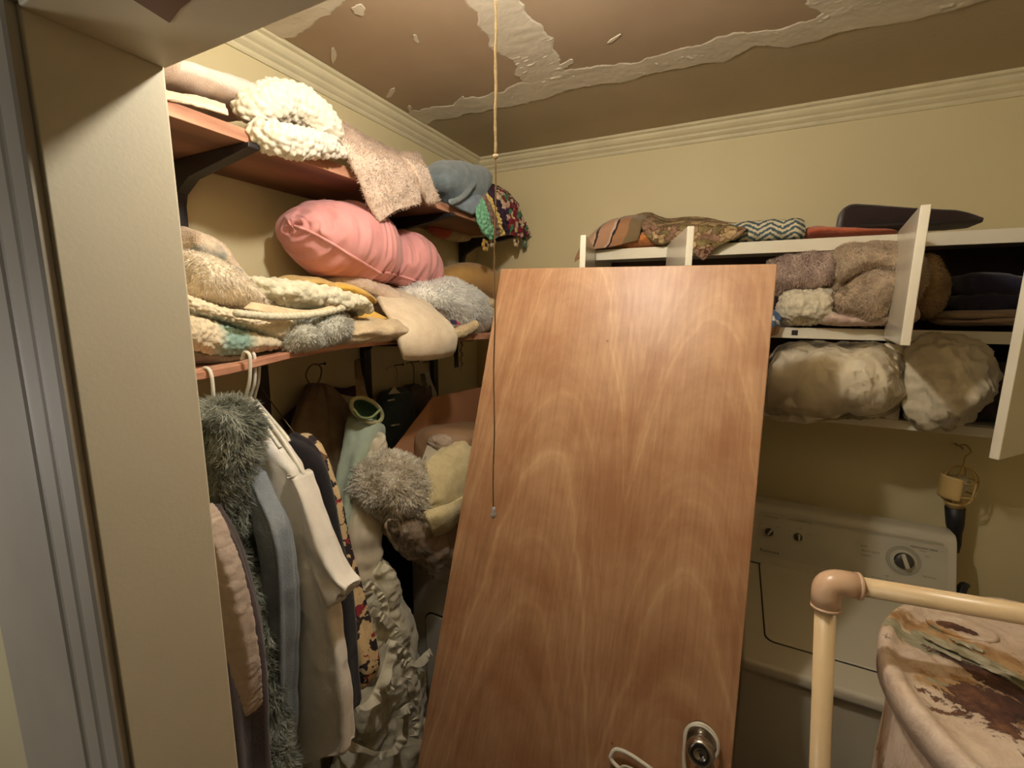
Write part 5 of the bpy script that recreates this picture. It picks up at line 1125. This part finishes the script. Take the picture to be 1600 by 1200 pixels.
ruffle([(628, 1030), (648, 1035), (665, 1020), (672, 1014)], .03, .33, 9)
ruffle([(598, 1075), (612, 1060), (640, 1065), (655, 1090)], .04, .345, 13)
ruffle([(556, 1108), (580, 1090), (600, 1040), (610, 1000)], .03, .345, 17)
ruffle([(548, 1160), (590, 1176), (618, 1165), (622, 1120)], .035, .345, 23)
ruffle([(625, 1110), (642, 1100), (655, 1120), (652, 1150)], .04, .34, 29)
BK = cloth((26, 24, 36), (18, 17, 26), name='navy_black_cloth')
g11 = thing('dark_coat', 'navy-black coat hanging behind the gowns next to the dryer', 'coat', P(610, 950, X=.07))
wgarment('body', [((586, 760), (622, 745)), ((584, 800), (640, 790)), ((586, 860), (644, 855)), ((590, 930), (644, 925)), ((600, 1000), (642, 1000)), ((605, 1100), (642, 1100))], .06, .035, BK, g11, disp=D_folds(.008, 4, 2))
TEALD = cloth((62, 74, 74), (48, 58, 60), scale=10, name='dark_teal_nylon')
g12 = thing('teal_jacket', 'dark teal nylon jacket hanging from a nail on the left wall', 'jacket', P(625, 720, X=.06))
wgarment('body', [((602, 612), (628, 604)), ((592, 630), (640, 618)), ((588, 662), (646, 650)), ((586, 700), (644, 692)), ((588, 730), (636, 722)), ((600, 770), (630, 765))], .07, .04, TEALD, g12, disp=D_sum(D_folds(.006, 3, 9), D_cloth(.004, 14)))
for (x0, y0, x1, y1) in ((606, 626, 616, 624), (611, 665, 624, 663)):
    MB().tube([P(x0, y0, X=.118), P(x1, y1, X=.118)], .0035, 8).build('reflective_strip', plain((206, 202, 190), name='reflective'), g12)
nail(616, 571, g12)
hh = thing('small_hanger', 'small white plastic trouser hanger on a nail above the teal jacket', 'hanger', P(616, 610, X=.115))
MB().tube(cr(np.array([P(604, 578, X=.06), P(609, 573, X=.055), P(616, 572, X=.055), P(620, 580, X=.07), P(620, 595, X=.10), P(615, 604, X=.115)]), 30), .0026, 8).build('hook', plain((190, 180, 150), name='old_ivory_plastic'), hh, smooth=True)
MB().prism([P(606, 616, X=.118), P(625, 614, X=.118), P(619, 609, X=.118), P(615, 603, X=.118), P(611, 609, X=.118)], (.004, 0, 0)).build('body', plain((196, 186, 158), name='old_ivory_plastic2'), hh)
GB = cloth((108, 96, 84), (90, 80, 70), name='grey_brown_cotton')
g13 = thing('grey_blouse', 'grey-brown blouse on a wire hanger right of the teal jacket', 'blouse', P(650, 650, X=.06))
wgarment('body', [((636, 604), (646, 600)), ((630, 620), (662, 610)), ((634, 636), (668, 628)), ((646, 652), (674, 650)), ((656, 672), (676, 668))], .06, .03, GB, g13, disp=D_folds(.006, 3, 4))
nail(640, 566, g13)
MB().tube(cr(np.array([P(635, 568, X=.05), P(641, 566, X=.052), P(646, 573, X=.055), P(647, 590, X=.06), P(646, 600, X=.065)]), 24), .0016, 6).build('wire_hook', BLACKM, g13, smooth=True)
MB().tube(cr(np.array([P(632, 616, X=.10), P(646, 600, X=.10), P(662, 606, X=.10), P(664, 614, X=.10)]), 24), .0016, 6).build('wire_bar', BLACKM, g13, smooth=True)
g14 = thing('plastic_strip', 'long white plastic strip hanging from a nail near the wall corner', 'strip', P(680, 632, X=.06))
sheet('strip', [[(663, 580, .06), (669, 578, .06)], [(667, 600, .06), (675, 597, .06)], [(673, 618, .06), (682, 614, .06)], [(679, 634, .06), (683, 630, .06)]], plain((196, 192, 178), rough=.4, name='white_strip'), g14, thick=.006, nu=8, nv=20)
nail(661, 566, g14)
g15 = thing('hanging_bag', 'grey net bag hanging below the white strip by the cardboard box', 'bag', P(674, 655, X=.07))
sheet('bag', [[(656, 584, .05), (664, 584, .05)], [(660, 612, .07), (676, 612, .07)], [(664, 640, .075), (678, 640, .075)], [(671, 664, .07), (677, 662, .07)]], film((120, 110, 100), .3, 'net_mesh', .6), g15, thick=.004, nu=16, nv=24, disp=D_wrinkle(.004, (4, 6), 2))

# cardboard box on the dryer with its contents
CARD = plain((172, 122, 86), rough=.85, name='cardboard', bump=.1, bscale=90, c2=(162, 113, 78), scale=5)
bx = thing('cardboard_box', 'open brown cardboard box standing on the dryer in the corner', 'box', (.41, -.44, .91))
BZ = .91
def quad(name, pts, m, parent, t=.004, **k):
    pts = [np.array(p, float) for p in pts]; n = np.cross(pts[1]-pts[0], pts[2]-pts[0]); n /= np.linalg.norm(n)
    return MB().prism(pts, n*t).build(name, m, parent, **k)
A1 = P(675, 621, X=.20); BX0, BX1, BY0, BY1 = .20, .64, A1[1], -.22
quad('side', [(BX0, BY0, A1[2]), (BX0, BY1, A1[2]-.02), (BX0, BY1, BZ), (BX0, BY0, BZ)], CARD, bx)
quad('side', [(BX0, BY1, A1[2]-.02), (BX1, BY1, A1[2]-.03), (BX1, BY1, BZ), (BX0, BY1, BZ)], CARD, bx)
quad('side', [(BX1, BY1, A1[2]-.14), (BX1, BY0, A1[2]-.14), (BX1, BY0, BZ), (BX1, BY1, BZ)], CARD, bx)
quad('side', [(BX0, BY0, 1.22), (BX1, BY0, 1.22), (BX1, BY0, BZ), (BX0, BY0, BZ)], CARD, bx)
quad('bottom', [(BX0, BY0, BZ), (BX1, BY0, BZ), (BX1, BY1, BZ), (BX0, BY1, BZ)], CARD, bx)
quad('flap', [P(675, 621, X=.205), P(606, 712, X=.18), P(652, 742, X=.24), P(677, 690, X=.215)], CARD, bx)
pk = thing('parcel', 'brown wrapped parcel with bubble wrap inside the cardboard box', 'parcel', P(710, 705, X=.2))
puff('body', [(668, 690, 668, 730, 0.300, .06), (684, 674, 684, 730, 0.320, .1), (712, 668, 710, 730, 0.340, .12), (750, 662, 750, 730, 0.340, .12), (790, 662, 790, 730, 0.340, .1)], plain((150, 118, 88), rough=.6, name='kraft_wrap'), pk, disp=D_cloth(.008, 12), nu=40, nv=40, square=.5)
puff('bubble_wrap', [(680, 684, 680, 702, 0.340, .04), (694, 678, 696, 700, 0.350, .04), (706, 684, 706, 698, 0.340, .03)], film((220, 200, 180), .45, 'bubble_wrap', .1), pk, disp=D_bobble(.010, .008, .003), nu=50, nv=40)
lb = thing('paper_label', 'white printed paper sticking out of the cardboard box', 'paper', P(670, 722, X=.34))
q4 = [P(668, 695, X=.36), P(686, 706, X=.36), P(680, 728, X=.36), P(658, 722, X=.36)]
quad('sheet', q4, plain((214, 208, 196), name='white_paper'), lb, t=.001)
xd_ = q4[1]-q4[0]; yd_ = q4[0]-q4[3]; xd_ /= np.linalg.norm(xd_); yd_ = yd_-xd_*np.dot(xd_, yd_)
text('lettering', 'F', .022, q4[3]+xd_*.004+yd_*.12, xd_, yd_, INK, lb, lift=.004)
SHER = pilem((255, 252, 244), (226, 218, 202), name='sherpa_fibres')
shp = thing('sherpa_throw', 'curly grey-white sherpa throw bundled on top of the dryer', 'throw', P(615, 805, X=0.280))
sb = puff('body', [(563, 764, 566, 788, .28, .05), (575, 732, 574, 802, .28, .09), (596, 710, 594, 808, .28, .12), (622, 712, 622, 810, .28, .125), (642, 726, 641, 808, .27, .11), (656, 742, 655, 800, .26, .08), (664, 760, 663, 786, .25, .05)], cloth((206, 198, 180), (176, 166, 148), name='sherpa_base'), shp, disp=D_crumple(.014, 8, 3), nu=80, nv=80, capn=12)
fur('pile', sb, 15000, .018, .0042, SHER, shp, grav=.1, rand=1.1, curl=.5, seed=21)
CT = cloth((226, 212, 168), (208, 192, 146), scale=34, bscale=240, bump=1.0, name='cream_waffle_terry')
ct = thing('towel', 'cream waffle towel piled beside the sherpa throw against the leaning door', 'towel', P(700, 830, X=.40))
puff('fold', [(659, 784, 662, 802, .38, .035), (666, 744, 672, 806, .38, .06), (686, 712, 698, 796, .39, .075), (712, 690, 722, 782, .40, .08), (746, 670, 750, 764, .40, .08), (790, 660, 790, 755, .40, .07)], CT, ct, disp=D_sum(D_wrinkle(.005, (3, 8), 2, .004), D_cloth(.003, 40)), nu=80, nv=80)
sheet('lower_fold', [[(662, 800, .43), (690, 792, .46), (722, 776, .47), (745, 764, .46)], [(666, 812, .445), (694, 803, .48), (722, 793, .48), (745, 784, .47)], [(672, 826, .445), (696, 820, .47), (718, 806, .47), (742, 798, .46)], [(678, 836, .43), (698, 828, .45), (718, 814, .45), (738, 806, .44)]], CT, ct, nu=50, nv=40, thick=.018, disp=D_cloth(.003, 20))
bg = thing('plastic_bag', 'clear crinkled plastic bag with loop handles hanging over the dryer front', 'bag', P(670, 900, X=0.370))
BAGF = film((214, 190, 164), .66, 'crinkled_bag', .14)
puff('body', [(612, 826, 616, 840, 0.340, .03), (628, 812, 632, 858, 0.340, .06), (650, 808, 654, 874, 0.350, .08), (676, 806, 680, 896, 0.350, .09), (704, 806, 706, 908, 0.350, .09), (735, 800, 735, 905, 0.350, .08)], BAGF, bg, disp=D_sum(D_crumple(.016, 9, 6), D_crumple(.006, 24, 2)), nu=90, nv=90)
MB().tube(cr(np.array([P(622, 860, X=0.370), P(608, 838, X=0.390), P(603, 818, X=0.390), P(612, 812, X=0.380), P(622, 818, X=0.370), P(628, 838, X=0.370)]), 40), [.004+.0015*math.sin(i) for i in range(40)], 8).build('handle', BAGF, bg, smooth=True)
puff('contents', [(650, 822, 652, 850, 0.310, .03), (676, 818, 678, 868, 0.320, .04), (710, 815, 710, 870, 0.320, .04)], plain((190, 168, 146), rough=.6, name='bag_contents'), bg, disp=D_crumple(.01, 10, 3), nu=40, nv=40)

# ================================================================== CABINET CONTENTS
def cp_(name, st_, m, parent, **k): return puff(name, st_, m, parent, plane='Y', **k)
def tapestry():
    m, nt, b = nmat('woven_jungle_tapestry'); L = nt.links
    tc = N(nt, 'ShaderNodeTexCoord'); n1 = N(nt, 'ShaderNodeTexNoise'); n1.inputs['Scale'].default_value = 9; n1.inputs['Detail'].default_value = 3; L.new(tc.outputs['Object'], n1.inputs['Vector'])
    w_ = N(nt, 'ShaderNodeVectorMath', operation='MULTIPLY_ADD'); L.new(n1.outputs['Color'], w_.inputs[0]); w_.inputs[1].default_value = (.26,)*3; L.new(tc.outputs['Object'], w_.inputs[2])
    v = N(nt, 'ShaderNodeTexVoronoi'); v.inputs['Scale'].default_value = 21; L.new(w_.outputs[0], v.inputs['Vector'])
    e = N(nt, 'ShaderNodeTexVoronoi'); e.feature = 'DISTANCE_TO_EDGE'; e.inputs['Scale'].default_value = 21; L.new(w_.outputs[0], e.inputs['Vector'])
    sp = N(nt, 'ShaderNodeSeparateColor'); L.new(v.outputs['Color'], sp.inputs[0])
    r = ramp(nt, [(0, (168, 140, 110)), (.25, (138, 122, 80)), (.42, (196, 170, 126)), (.6, (150, 118, 96)), (.78, (124, 108, 72)), (.9, (204, 178, 140))], 'CONSTANT'); L.new(sp.outputs[0], r.inputs['Fac'])
    rl = ramp(nt, [(.015, (150, 118, 98)), (.045, (255, 255, 255))]); L.new(e.outputs['Distance'], rl.inputs['Fac'])
    n2 = N(nt, 'ShaderNodeTexNoise'); n2.inputs['Scale'].default_value = 60; L.new(tc.outputs['Object'], n2.inputs['Vector'])
    r2 = ramp(nt, [(.35, (200, 190, 175)), (.6, (255, 255, 255))]); L.new(n2.outputs['Fac'], r2.inputs['Fac'])
    a = N(nt, 'ShaderNodeMix', data_type='RGBA', blend_type='MULTIPLY'); a.inputs[0].default_value = 1; L.new(r.outputs[0], a.inputs[6]); L.new(rl.outputs[0], a.inputs[7])
    c = N(nt, 'ShaderNodeMix', data_type='RGBA', blend_type='MULTIPLY'); c.inputs[0].default_value = .9; L.new(a.outputs[2], c.inputs[6]); L.new(r2.outputs[0], c.inputs[7])
    L.new(c.outputs[2], b.inputs['Base Color']); b.inputs['Roughness'].default_value = .9
    return m
TAP = tapestry()
TAPL = uvramp([(0, (158, 118, 86)), (.10, (44, 34, 30)), (.13, (176, 140, 110)), (.30, (186, 156, 134)), (.33, (44, 34, 30)), (.37, (172, 132, 104)), (.55, (190, 160, 140)), (.58, (40, 32, 30)), (.61, (160, 116, 80)), (.80, (120, 100, 70)), (1, (90, 80, 54))], axis=0, distort=.10, noise=22, name='striped_tapestry_end')
t1 = thing('tapestry_throw', 'woven jungle-pattern tapestry throw heaped on the left of the cabinet top', 'throw', P(1020, 400, Y=-.3))
sheet('striped_end', [[(935, 362, -.10), (962, 348, -.08), (990, 338, -.08), (1016, 334, -.08)], [(912, 378, -.24), (948, 350, -.22), (986, 338, -.22), (1014, 338, -.22)], [(903, 395, -.33), (938, 356, -.335), (975, 344, -.335), (1004, 348, -.335)], [(899, 404, -.345), (930, 374, -.35), (965, 368, -.35), (1000, 366, -.35)], [(897, 410, -.34), (924, 392, -.345), (956, 386, -.345), (996, 376, -.345)]], TAPL, t1, plane='Y', nu=60, nv=60, thick=.008, disp=D_cloth(.003, 14))
sheet('drape', [[(985, 337, -.08), (1015, 332, -.08), (1045, 344, -.08), (1090, 342, -.08), (1160, 350, -.08)], [(990, 338, -.24), (1016, 338, -.24), (1042, 347, -.24), (1088, 344, -.24), (1168, 354, -.24)], [(1000, 350, -.335), (1018, 352, -.34), (1045, 354, -.345), (1092, 352, -.345), (1165, 360, -.335)], [(1008, 366, -.345), (1024, 370, -.35), (1050, 368, -.355), (1095, 368, -.36), (1150, 372, -.345)], [(1016, 374, -.335), (1030, 381, -.34), (1052, 378, -.345), (1092, 388, -.37), (1124, 384, -.35)], [(1018, 374, -.32), (1034, 383, -.33), (1060, 376, -.335), (1096, 406, -.37), (1116, 390, -.35)]], TAP, t1, plane='Y', nu=90, nv=80, thick=.007, disp=D_cloth(.005, 9, 5))
t2 = thing('knit_blanket', 'orange knit blanket under the tapestry on the cabinet top', 'blanket', P(980, 392, Y=-.28))
cp_('fold', [(926, 370, 926, 392, -.25, .06), (950, 366, 950, 392, -.25, .085), (985, 362, 985, 391, -.25, .09), (1018, 364, 1018, 389, -.25, .085), (1034, 372, 1034, 388, -.25, .05)], cloth((214, 140, 78), (188, 112, 58), scale=50, bscale=160, bump=.9, name='orange_knit'), t2, disp=D_bobble(.009, .005, .003), nu=60, nv=80)
CHEV = None
def chevron():
    m, nt, b = nmat('blue_white_chevron_weave'); L = nt.links
    uv = N(nt, 'ShaderNodeTexCoord'); sp = N(nt, 'ShaderNodeSeparateXYZ'); L.new(uv.outputs['Object'], sp.inputs[0])
    t = N(nt, 'ShaderNodeMath', operation='PINGPONG'); L.new(sp.outputs[0], t.inputs[0]); t.inputs[1].default_value = .036
    a = N(nt, 'ShaderNodeMath', operation='MULTIPLY_ADD'); L.new(t.outputs[0], a.inputs[0]); a.inputs[1].default_value = .55; L.new(sp.outputs[2], a.inputs[2])
    nz = N(nt, 'ShaderNodeTexNoise'); nz.inputs['Scale'].default_value = 120; L.new(uv.outputs['Object'], nz.inputs['Vector'])
    a2 = N(nt, 'ShaderNodeMath', operation='MULTIPLY_ADD'); L.new(nz.outputs['Fac'], a2.inputs[0]); a2.inputs[1].default_value = .012; L.new(a.outputs[0], a2.inputs[2])
    f = N(nt, 'ShaderNodeMath', operation='PINGPONG'); L.new(a2.outputs[0], f.inputs[0]); f.inputs[1].default_value = .0085
    g = N(nt, 'ShaderNodeMath', operation='MULTIPLY'); L.new(f.outputs[0], g.inputs[0]); g.inputs[1].default_value = 117
    r = ramp(nt, [(0, (76, 94, 100)), (.5, (206, 196, 166))], 'CONSTANT'); L.new(g.outputs[0], r.inputs['Fac']); L.new(r.outputs[0], b.inputs['Base Color'])
    b.inputs['Roughness'].default_value = .95
    return m
t3 = thing('woven_rug', 'folded blue and white chevron woven rug on the cabinet top', 'rug', P(1200, 382, Y=-.25))
cp_('fold', [(1136, 352, 1136, 384, -.22, .07), (1165, 350, 1165, 382, -.22, .09), (1205, 347, 1205, 380, -.22, .09), (1240, 344, 1240, 378, -.22, .09), (1256, 346, 1256, 374, -.22, .07)], chevron(), t3, disp=D_cloth(.003, 30), nu=60, nv=70, square=.55, capn=16)
t4 = thing('towel', 'thin orange-red towel between the chevron rug and the dark folded cloth', 'towel', P(1310, 372, Y=-.22))
cp_('fold', [(1252, 360, 1252, 376, -.2, .08), (1275, 355, 1275, 374, -.2, .09), (1310, 358, 1310, 372, -.2, .09), (1350, 360, 1350, 370, -.2, .08), (1400, 361, 1400, 368, -.2, .07)], cloth((206, 110, 76), (184, 92, 62), scale=20, bscale=260, bump=.8, name='orange_red_terry'), t4, disp=D_cloth(.004, 18), nu=40, nv=50)
t5 = thing('folded_curtain', 'dark plum-brown folded curtain on the right of the cabinet top', 'curtain', P(1410, 360, Y=-.2))
cp_('fold', [(1314, 330, 1308, 362, -.2, .07), (1330, 325, 1328, 362, -.2, .09), (1380, 329, 1380, 360, -.2, .095), (1440, 334, 1440, 358, -.2, .095), (1490, 337, 1490, 355, -.2, .09), (1526, 345, 1524, 353, -.2, .06)], cloth((52, 38, 36), (42, 30, 30), scale=12, name='plum_brown_cloth'), t5, disp=D_cloth(.003, 9), nu=50, nv=60, square=.4, capn=40)
PK = cloth((190, 170, 156), (152, 130, 120), scale=26, bscale=260, bump=.6, sheen=.4, name='dusty_pink_plush')
u1 = thing('blanket', 'dusty pink plush blanket on the upper cabinet shelf behind the door edge', 'blanket', P(1260, 455, Y=-.25))
uo = cp_('fold', [(1196, 414, 1194, 452, -.24, .07), (1216, 405, 1214, 456, -.25, .1), (1250, 397, 1248, 454, -.26, .1), (1285, 392, 1284, 450, -.26, .1), (1310, 390, 1306, 446, -.26, .08)], PK, u1, disp=D_sum(D_cloth(.008, 14), D_crumple(.006, 12)), nu=80, nv=80)
fur('pile', uo, 9000, .008, .0018, pilem((226, 206, 192), (186, 164, 152), name='dusty_pink_fibres'), u1, grav=.4, seed=31)
BG = cloth((192, 172, 146), (156, 136, 114), scale=22, bscale=260, bump=.6, sheen=.4, name='beige_plush')
u2 = thing('blanket', 'large beige plush blanket folded on the upper cabinet shelf left of the middle door', 'blanket', P(1350, 500, Y=-.28))
cp_('fold', [(1292, 418, 1292, 445, -.29, .06), (1304, 396, 1306, 455, -.30, .09), (1330, 388, 1334, 440, -.30, .10), (1370, 385, 1372, 430, -.30, .10), (1410, 388, 1408, 460, -.29, .1), (1440, 400, 1436, 490, -.28, .09)], BG, u2, disp=D_sum(D_cloth(.008, 10), D_crumple(.012, 9, 2)), nu=90, nv=90)
cp_('fold', [(1300, 462, 1304, 488, -.31, .07), (1318, 448, 1322, 500, -.32, .09), (1345, 428, 1352, 502, -.32, .10), (1378, 418, 1385, 490, -.32, .10), (1410, 420, 1412, 470, -.31, .09)], BG, u2, disp=D_sum(D_cloth(.008, 10, 5), D_crumple(.012, 9, 4)), nu=90, nv=90)
for o_ in [o for o in bpy.data.objects if o.parent == u2]: fur('pile', o_, 9000, .006, .0016, pilem((228, 208, 182), (186, 166, 142), name='beige_plush_fibres'), u2, grav=.4, seed=33)
u3 = thing('bedspread', 'crumpled white popcorn-textured bedspread on the upper cabinet shelf beside the leaning door', 'bedspread', P(1260, 500, Y=-.28))
cp_('fold', [(1216, 470, 1216, 500, -.28, .06), (1232, 456, 1232, 504, -.29, .09), (1260, 452, 1260, 505, -.29, .1), (1288, 454, 1288, 503, -.29, .09), (1302, 462, 1302, 496, -.28, .06)], cloth((228, 218, 192), (204, 192, 166), scale=40, bump=.5, name='popcorn_white'), u3, disp=D_sum(D_bobble(.013, .010, .004), D_crumple(.006, 20)), nu=90, nv=90)
u3b = thing('pink_sheet', 'pink and white crumpled sheet at the front edge of the upper cabinet shelf', 'sheet', P(1330, 503, Y=-.3))
cp_('fold', [(1276, 492, 1276, 505, -.30, .05), (1296, 484, 1296, 506, -.31, .07), (1330, 494, 1330, 506, -.31, .07), (1370, 488, 1370, 506, -.31, .07), (1405, 470, 1405, 506, -.30, .07), (1430, 480, 1430, 506, -.28, .06)], cloth((214, 190, 172), (188, 160, 146), scale=26, name='pink_white_sheet'), u3b, disp=D_crumple(.008, 14, 3), nu=50, nv=70)
u4 = thing('patterned_cloth', 'blue and brown patterned cloth poking out beside the leaning door edge', 'cloth', P(1212, 520, Y=-.36))
cp_('body', [(1196, 490, 1196, 520, -.33, .04), (1208, 486, 1206, 524, -.34, .05), (1218, 496, 1214, 520, -.34, .03)], uvramp([(0, (150, 110, 70)), (.4, (80, 104, 140)), (.55, (206, 206, 200)), (.68, (76, 100, 140)), (.85, (196, 196, 190))], axis=0, distort=.2, name='blue_stripe_cloth'), u4, disp=D_crumple(.008, 16), nu=40, nv=40)
u5 = thing('cushion', 'round beige fuzzy cushion right of the middle cabinet door', 'cushion', P(1460, 500, Y=-.25))
uc = cp_('body', [(1420, 420, 1420, 480, -.24, .05), (1434, 402, 1434, 494, -.24, .08), (1452, 398, 1450, 498, -.24, .09), (1468, 412, 1466, 486, -.24, .07), (1476, 436, 1474, 466, -.24, .04)], cloth((186, 160, 124), (164, 138, 104), scale=14, name='beige_fuzz'), u5, disp=D_cloth(.005, 12), nu=50, nv=50)
fur('pile', uc, 5000, .007, .0016, pilem((200, 176, 140), name='beige_fibres'), u5, seed=2)
NV = cloth((50, 48, 68), (38, 36, 54), scale=12, name='navy_cloth')
for n_, (dy, lab_) in enumerate(((0, 'upper navy folded blanket at the right of the upper cabinet shelf'), (30, 'lower navy folded blanket beneath the other navy one in the cabinet'))):
    q = thing('folded_blanket', lab_, 'blanket', P(1530, 460+dy, Y=-.18))
    cp_('fold', [(1482+n_*-4, 440+dy, 1484-n_*4, 456+dy, -.17, .07), (1500, 430+dy, 1500, 464+dy, -.17, .1), (1540, 428+dy*.9, 1540, 464+dy, -.17, .1), (1580, 432+dy*.9, 1580, 462+dy, -.17, .1), (1620, 436+dy, 1620, 460+dy, -.17, .08)], NV, q, disp=D_cloth(.005, 12, n_), nu=40, nv=50, square=.6)
BRG = cloth((158, 134, 112), (132, 110, 92), scale=12, name='brown_grey_cotton')
for n_, (dy, lab_) in enumerate(((0, 'upper flat brown-grey folded sheet at the right of the upper cabinet shelf'), (9, 'lower flat brown-grey folded sheet resting on the cabinet shelf board'))):
    q = thing('folded_sheet', lab_, 'sheet', P(1520, 500+dy, Y=-.24))
    cp_('fold', [(1452, 486+dy, 1450, 496+dy, -.22, .07), (1480, 487+dy, 1480, 499+dy, -.23, .08), (1530, 486+dy, 1530, 499+dy, -.23, .08), (1575, 484+dy, 1575, 498+dy, -.23, .08), (1620, 482+dy, 1620, 498+dy, -.22, .07)], BRG, q, disp=D_wrinkle(.004, (3, 8), n_, .003), nu=36, nv=60)
# bagged bedding in the lower compartment
BED = cloth((240, 230, 206), (224, 212, 186), scale=8, bscale=300, bump=.2, name='ivory_bedding')
CLR = film((240, 234, 218), .95, 'clear_bag_film', .12)
l1 = thing('bedding_bag', 'clear plastic bag full of ivory bedding on the bottom cabinet shelf', 'bag', P(1300, 650, Y=-.3))
cp_('bedding', [(1196, 572, 1196, 640, -.26, .06), (1224, 548, 1222, 644, -.28, .10), (1262, 542, 1258, 645, -.29, .11), (1305, 545, 1300, 644, -.30, .12), (1350, 544, 1345, 643, -.30, .12), (1384, 548, 1380, 636, -.29, .1), (1396, 566, 1394, 612, -.28, .06)], BED, l1, disp=D_sum(D_crumple(.026, 5, 3), D_wrinkle(.007, (9, 5), 5, .003)), nu=130, nv=130)
cp_('plastic_film', [(1186, 566, 1180, 645, -.28, .08), (1220, 541, 1216, 649, -.29, .125), (1262, 536, 1256, 651, -.30, .135), (1305, 538, 1300, 650, -.31, .145), (1352, 538, 1348, 649, -.31, .145), (1388, 541, 1386, 641, -.30, .12), (1401, 562, 1399, 616, -.28, .07)], CLR, l1, disp=D_sum(D_crumple(.010, 7, 8), D_crumple(.003, 22, 2)), nu=110, nv=110)
l2 = thing('bedding_bag', 'white plastic bag of bedding bulging over the bottom shelf right of the cabinet post', 'bag', P(1470, 665, Y=-.32))
cp_('bag', [(1406, 590, 1402, 640, -.30, .06), (1420, 552, 1416, 652, -.31, .1), (1448, 532, 1450, 664, -.33, .13), (1480, 530, 1486, 668, -.34, .14), (1512, 536, 1508, 660, -.33, .12), (1532, 556, 1522, 632, -.31, .09), (1542, 576, 1534, 600, -.3, .04)], cloth((214, 204, 180), (196, 184, 158), scale=8, rough=.35, sheen=0, bump=.2, name='white_poly_bag'), l2, disp=D_sum(D_crumple(.020, 7, 6), D_crumple(.006, 22, 3)), nu=100, nv=100)
puff('film', [(1440, 628, 1436, 650, -.37, .03), (1462, 618, 1470, 668, -.40, .05), (1490, 626, 1492, 668, -.40, .04)], CLR, l2, plane='Y', disp=D_crumple(.01, 14, 2), nu=50, nv=50)
l3 = thing('folded_blanket', 'dark grey-brown folded blanket at the far right of the bottom cabinet shelf', 'blanket', P(1560, 640, Y=-.2))
cp_('fold', [(1494, 590, 1494, 648, -.16, .06), (1515, 574, 1515, 656, -.17, .09), (1550, 566, 1548, 658, -.17, .1), (1590, 570, 1585, 655, -.17, .1), (1625, 580, 1620, 650, -.17, .08)], cloth((92, 78, 74), (72, 60, 58), scale=12, name='grey_brown_blanket'), l3, disp=D_wrinkle(.008, (6, 5), 3, .005), nu=60, nv=60)
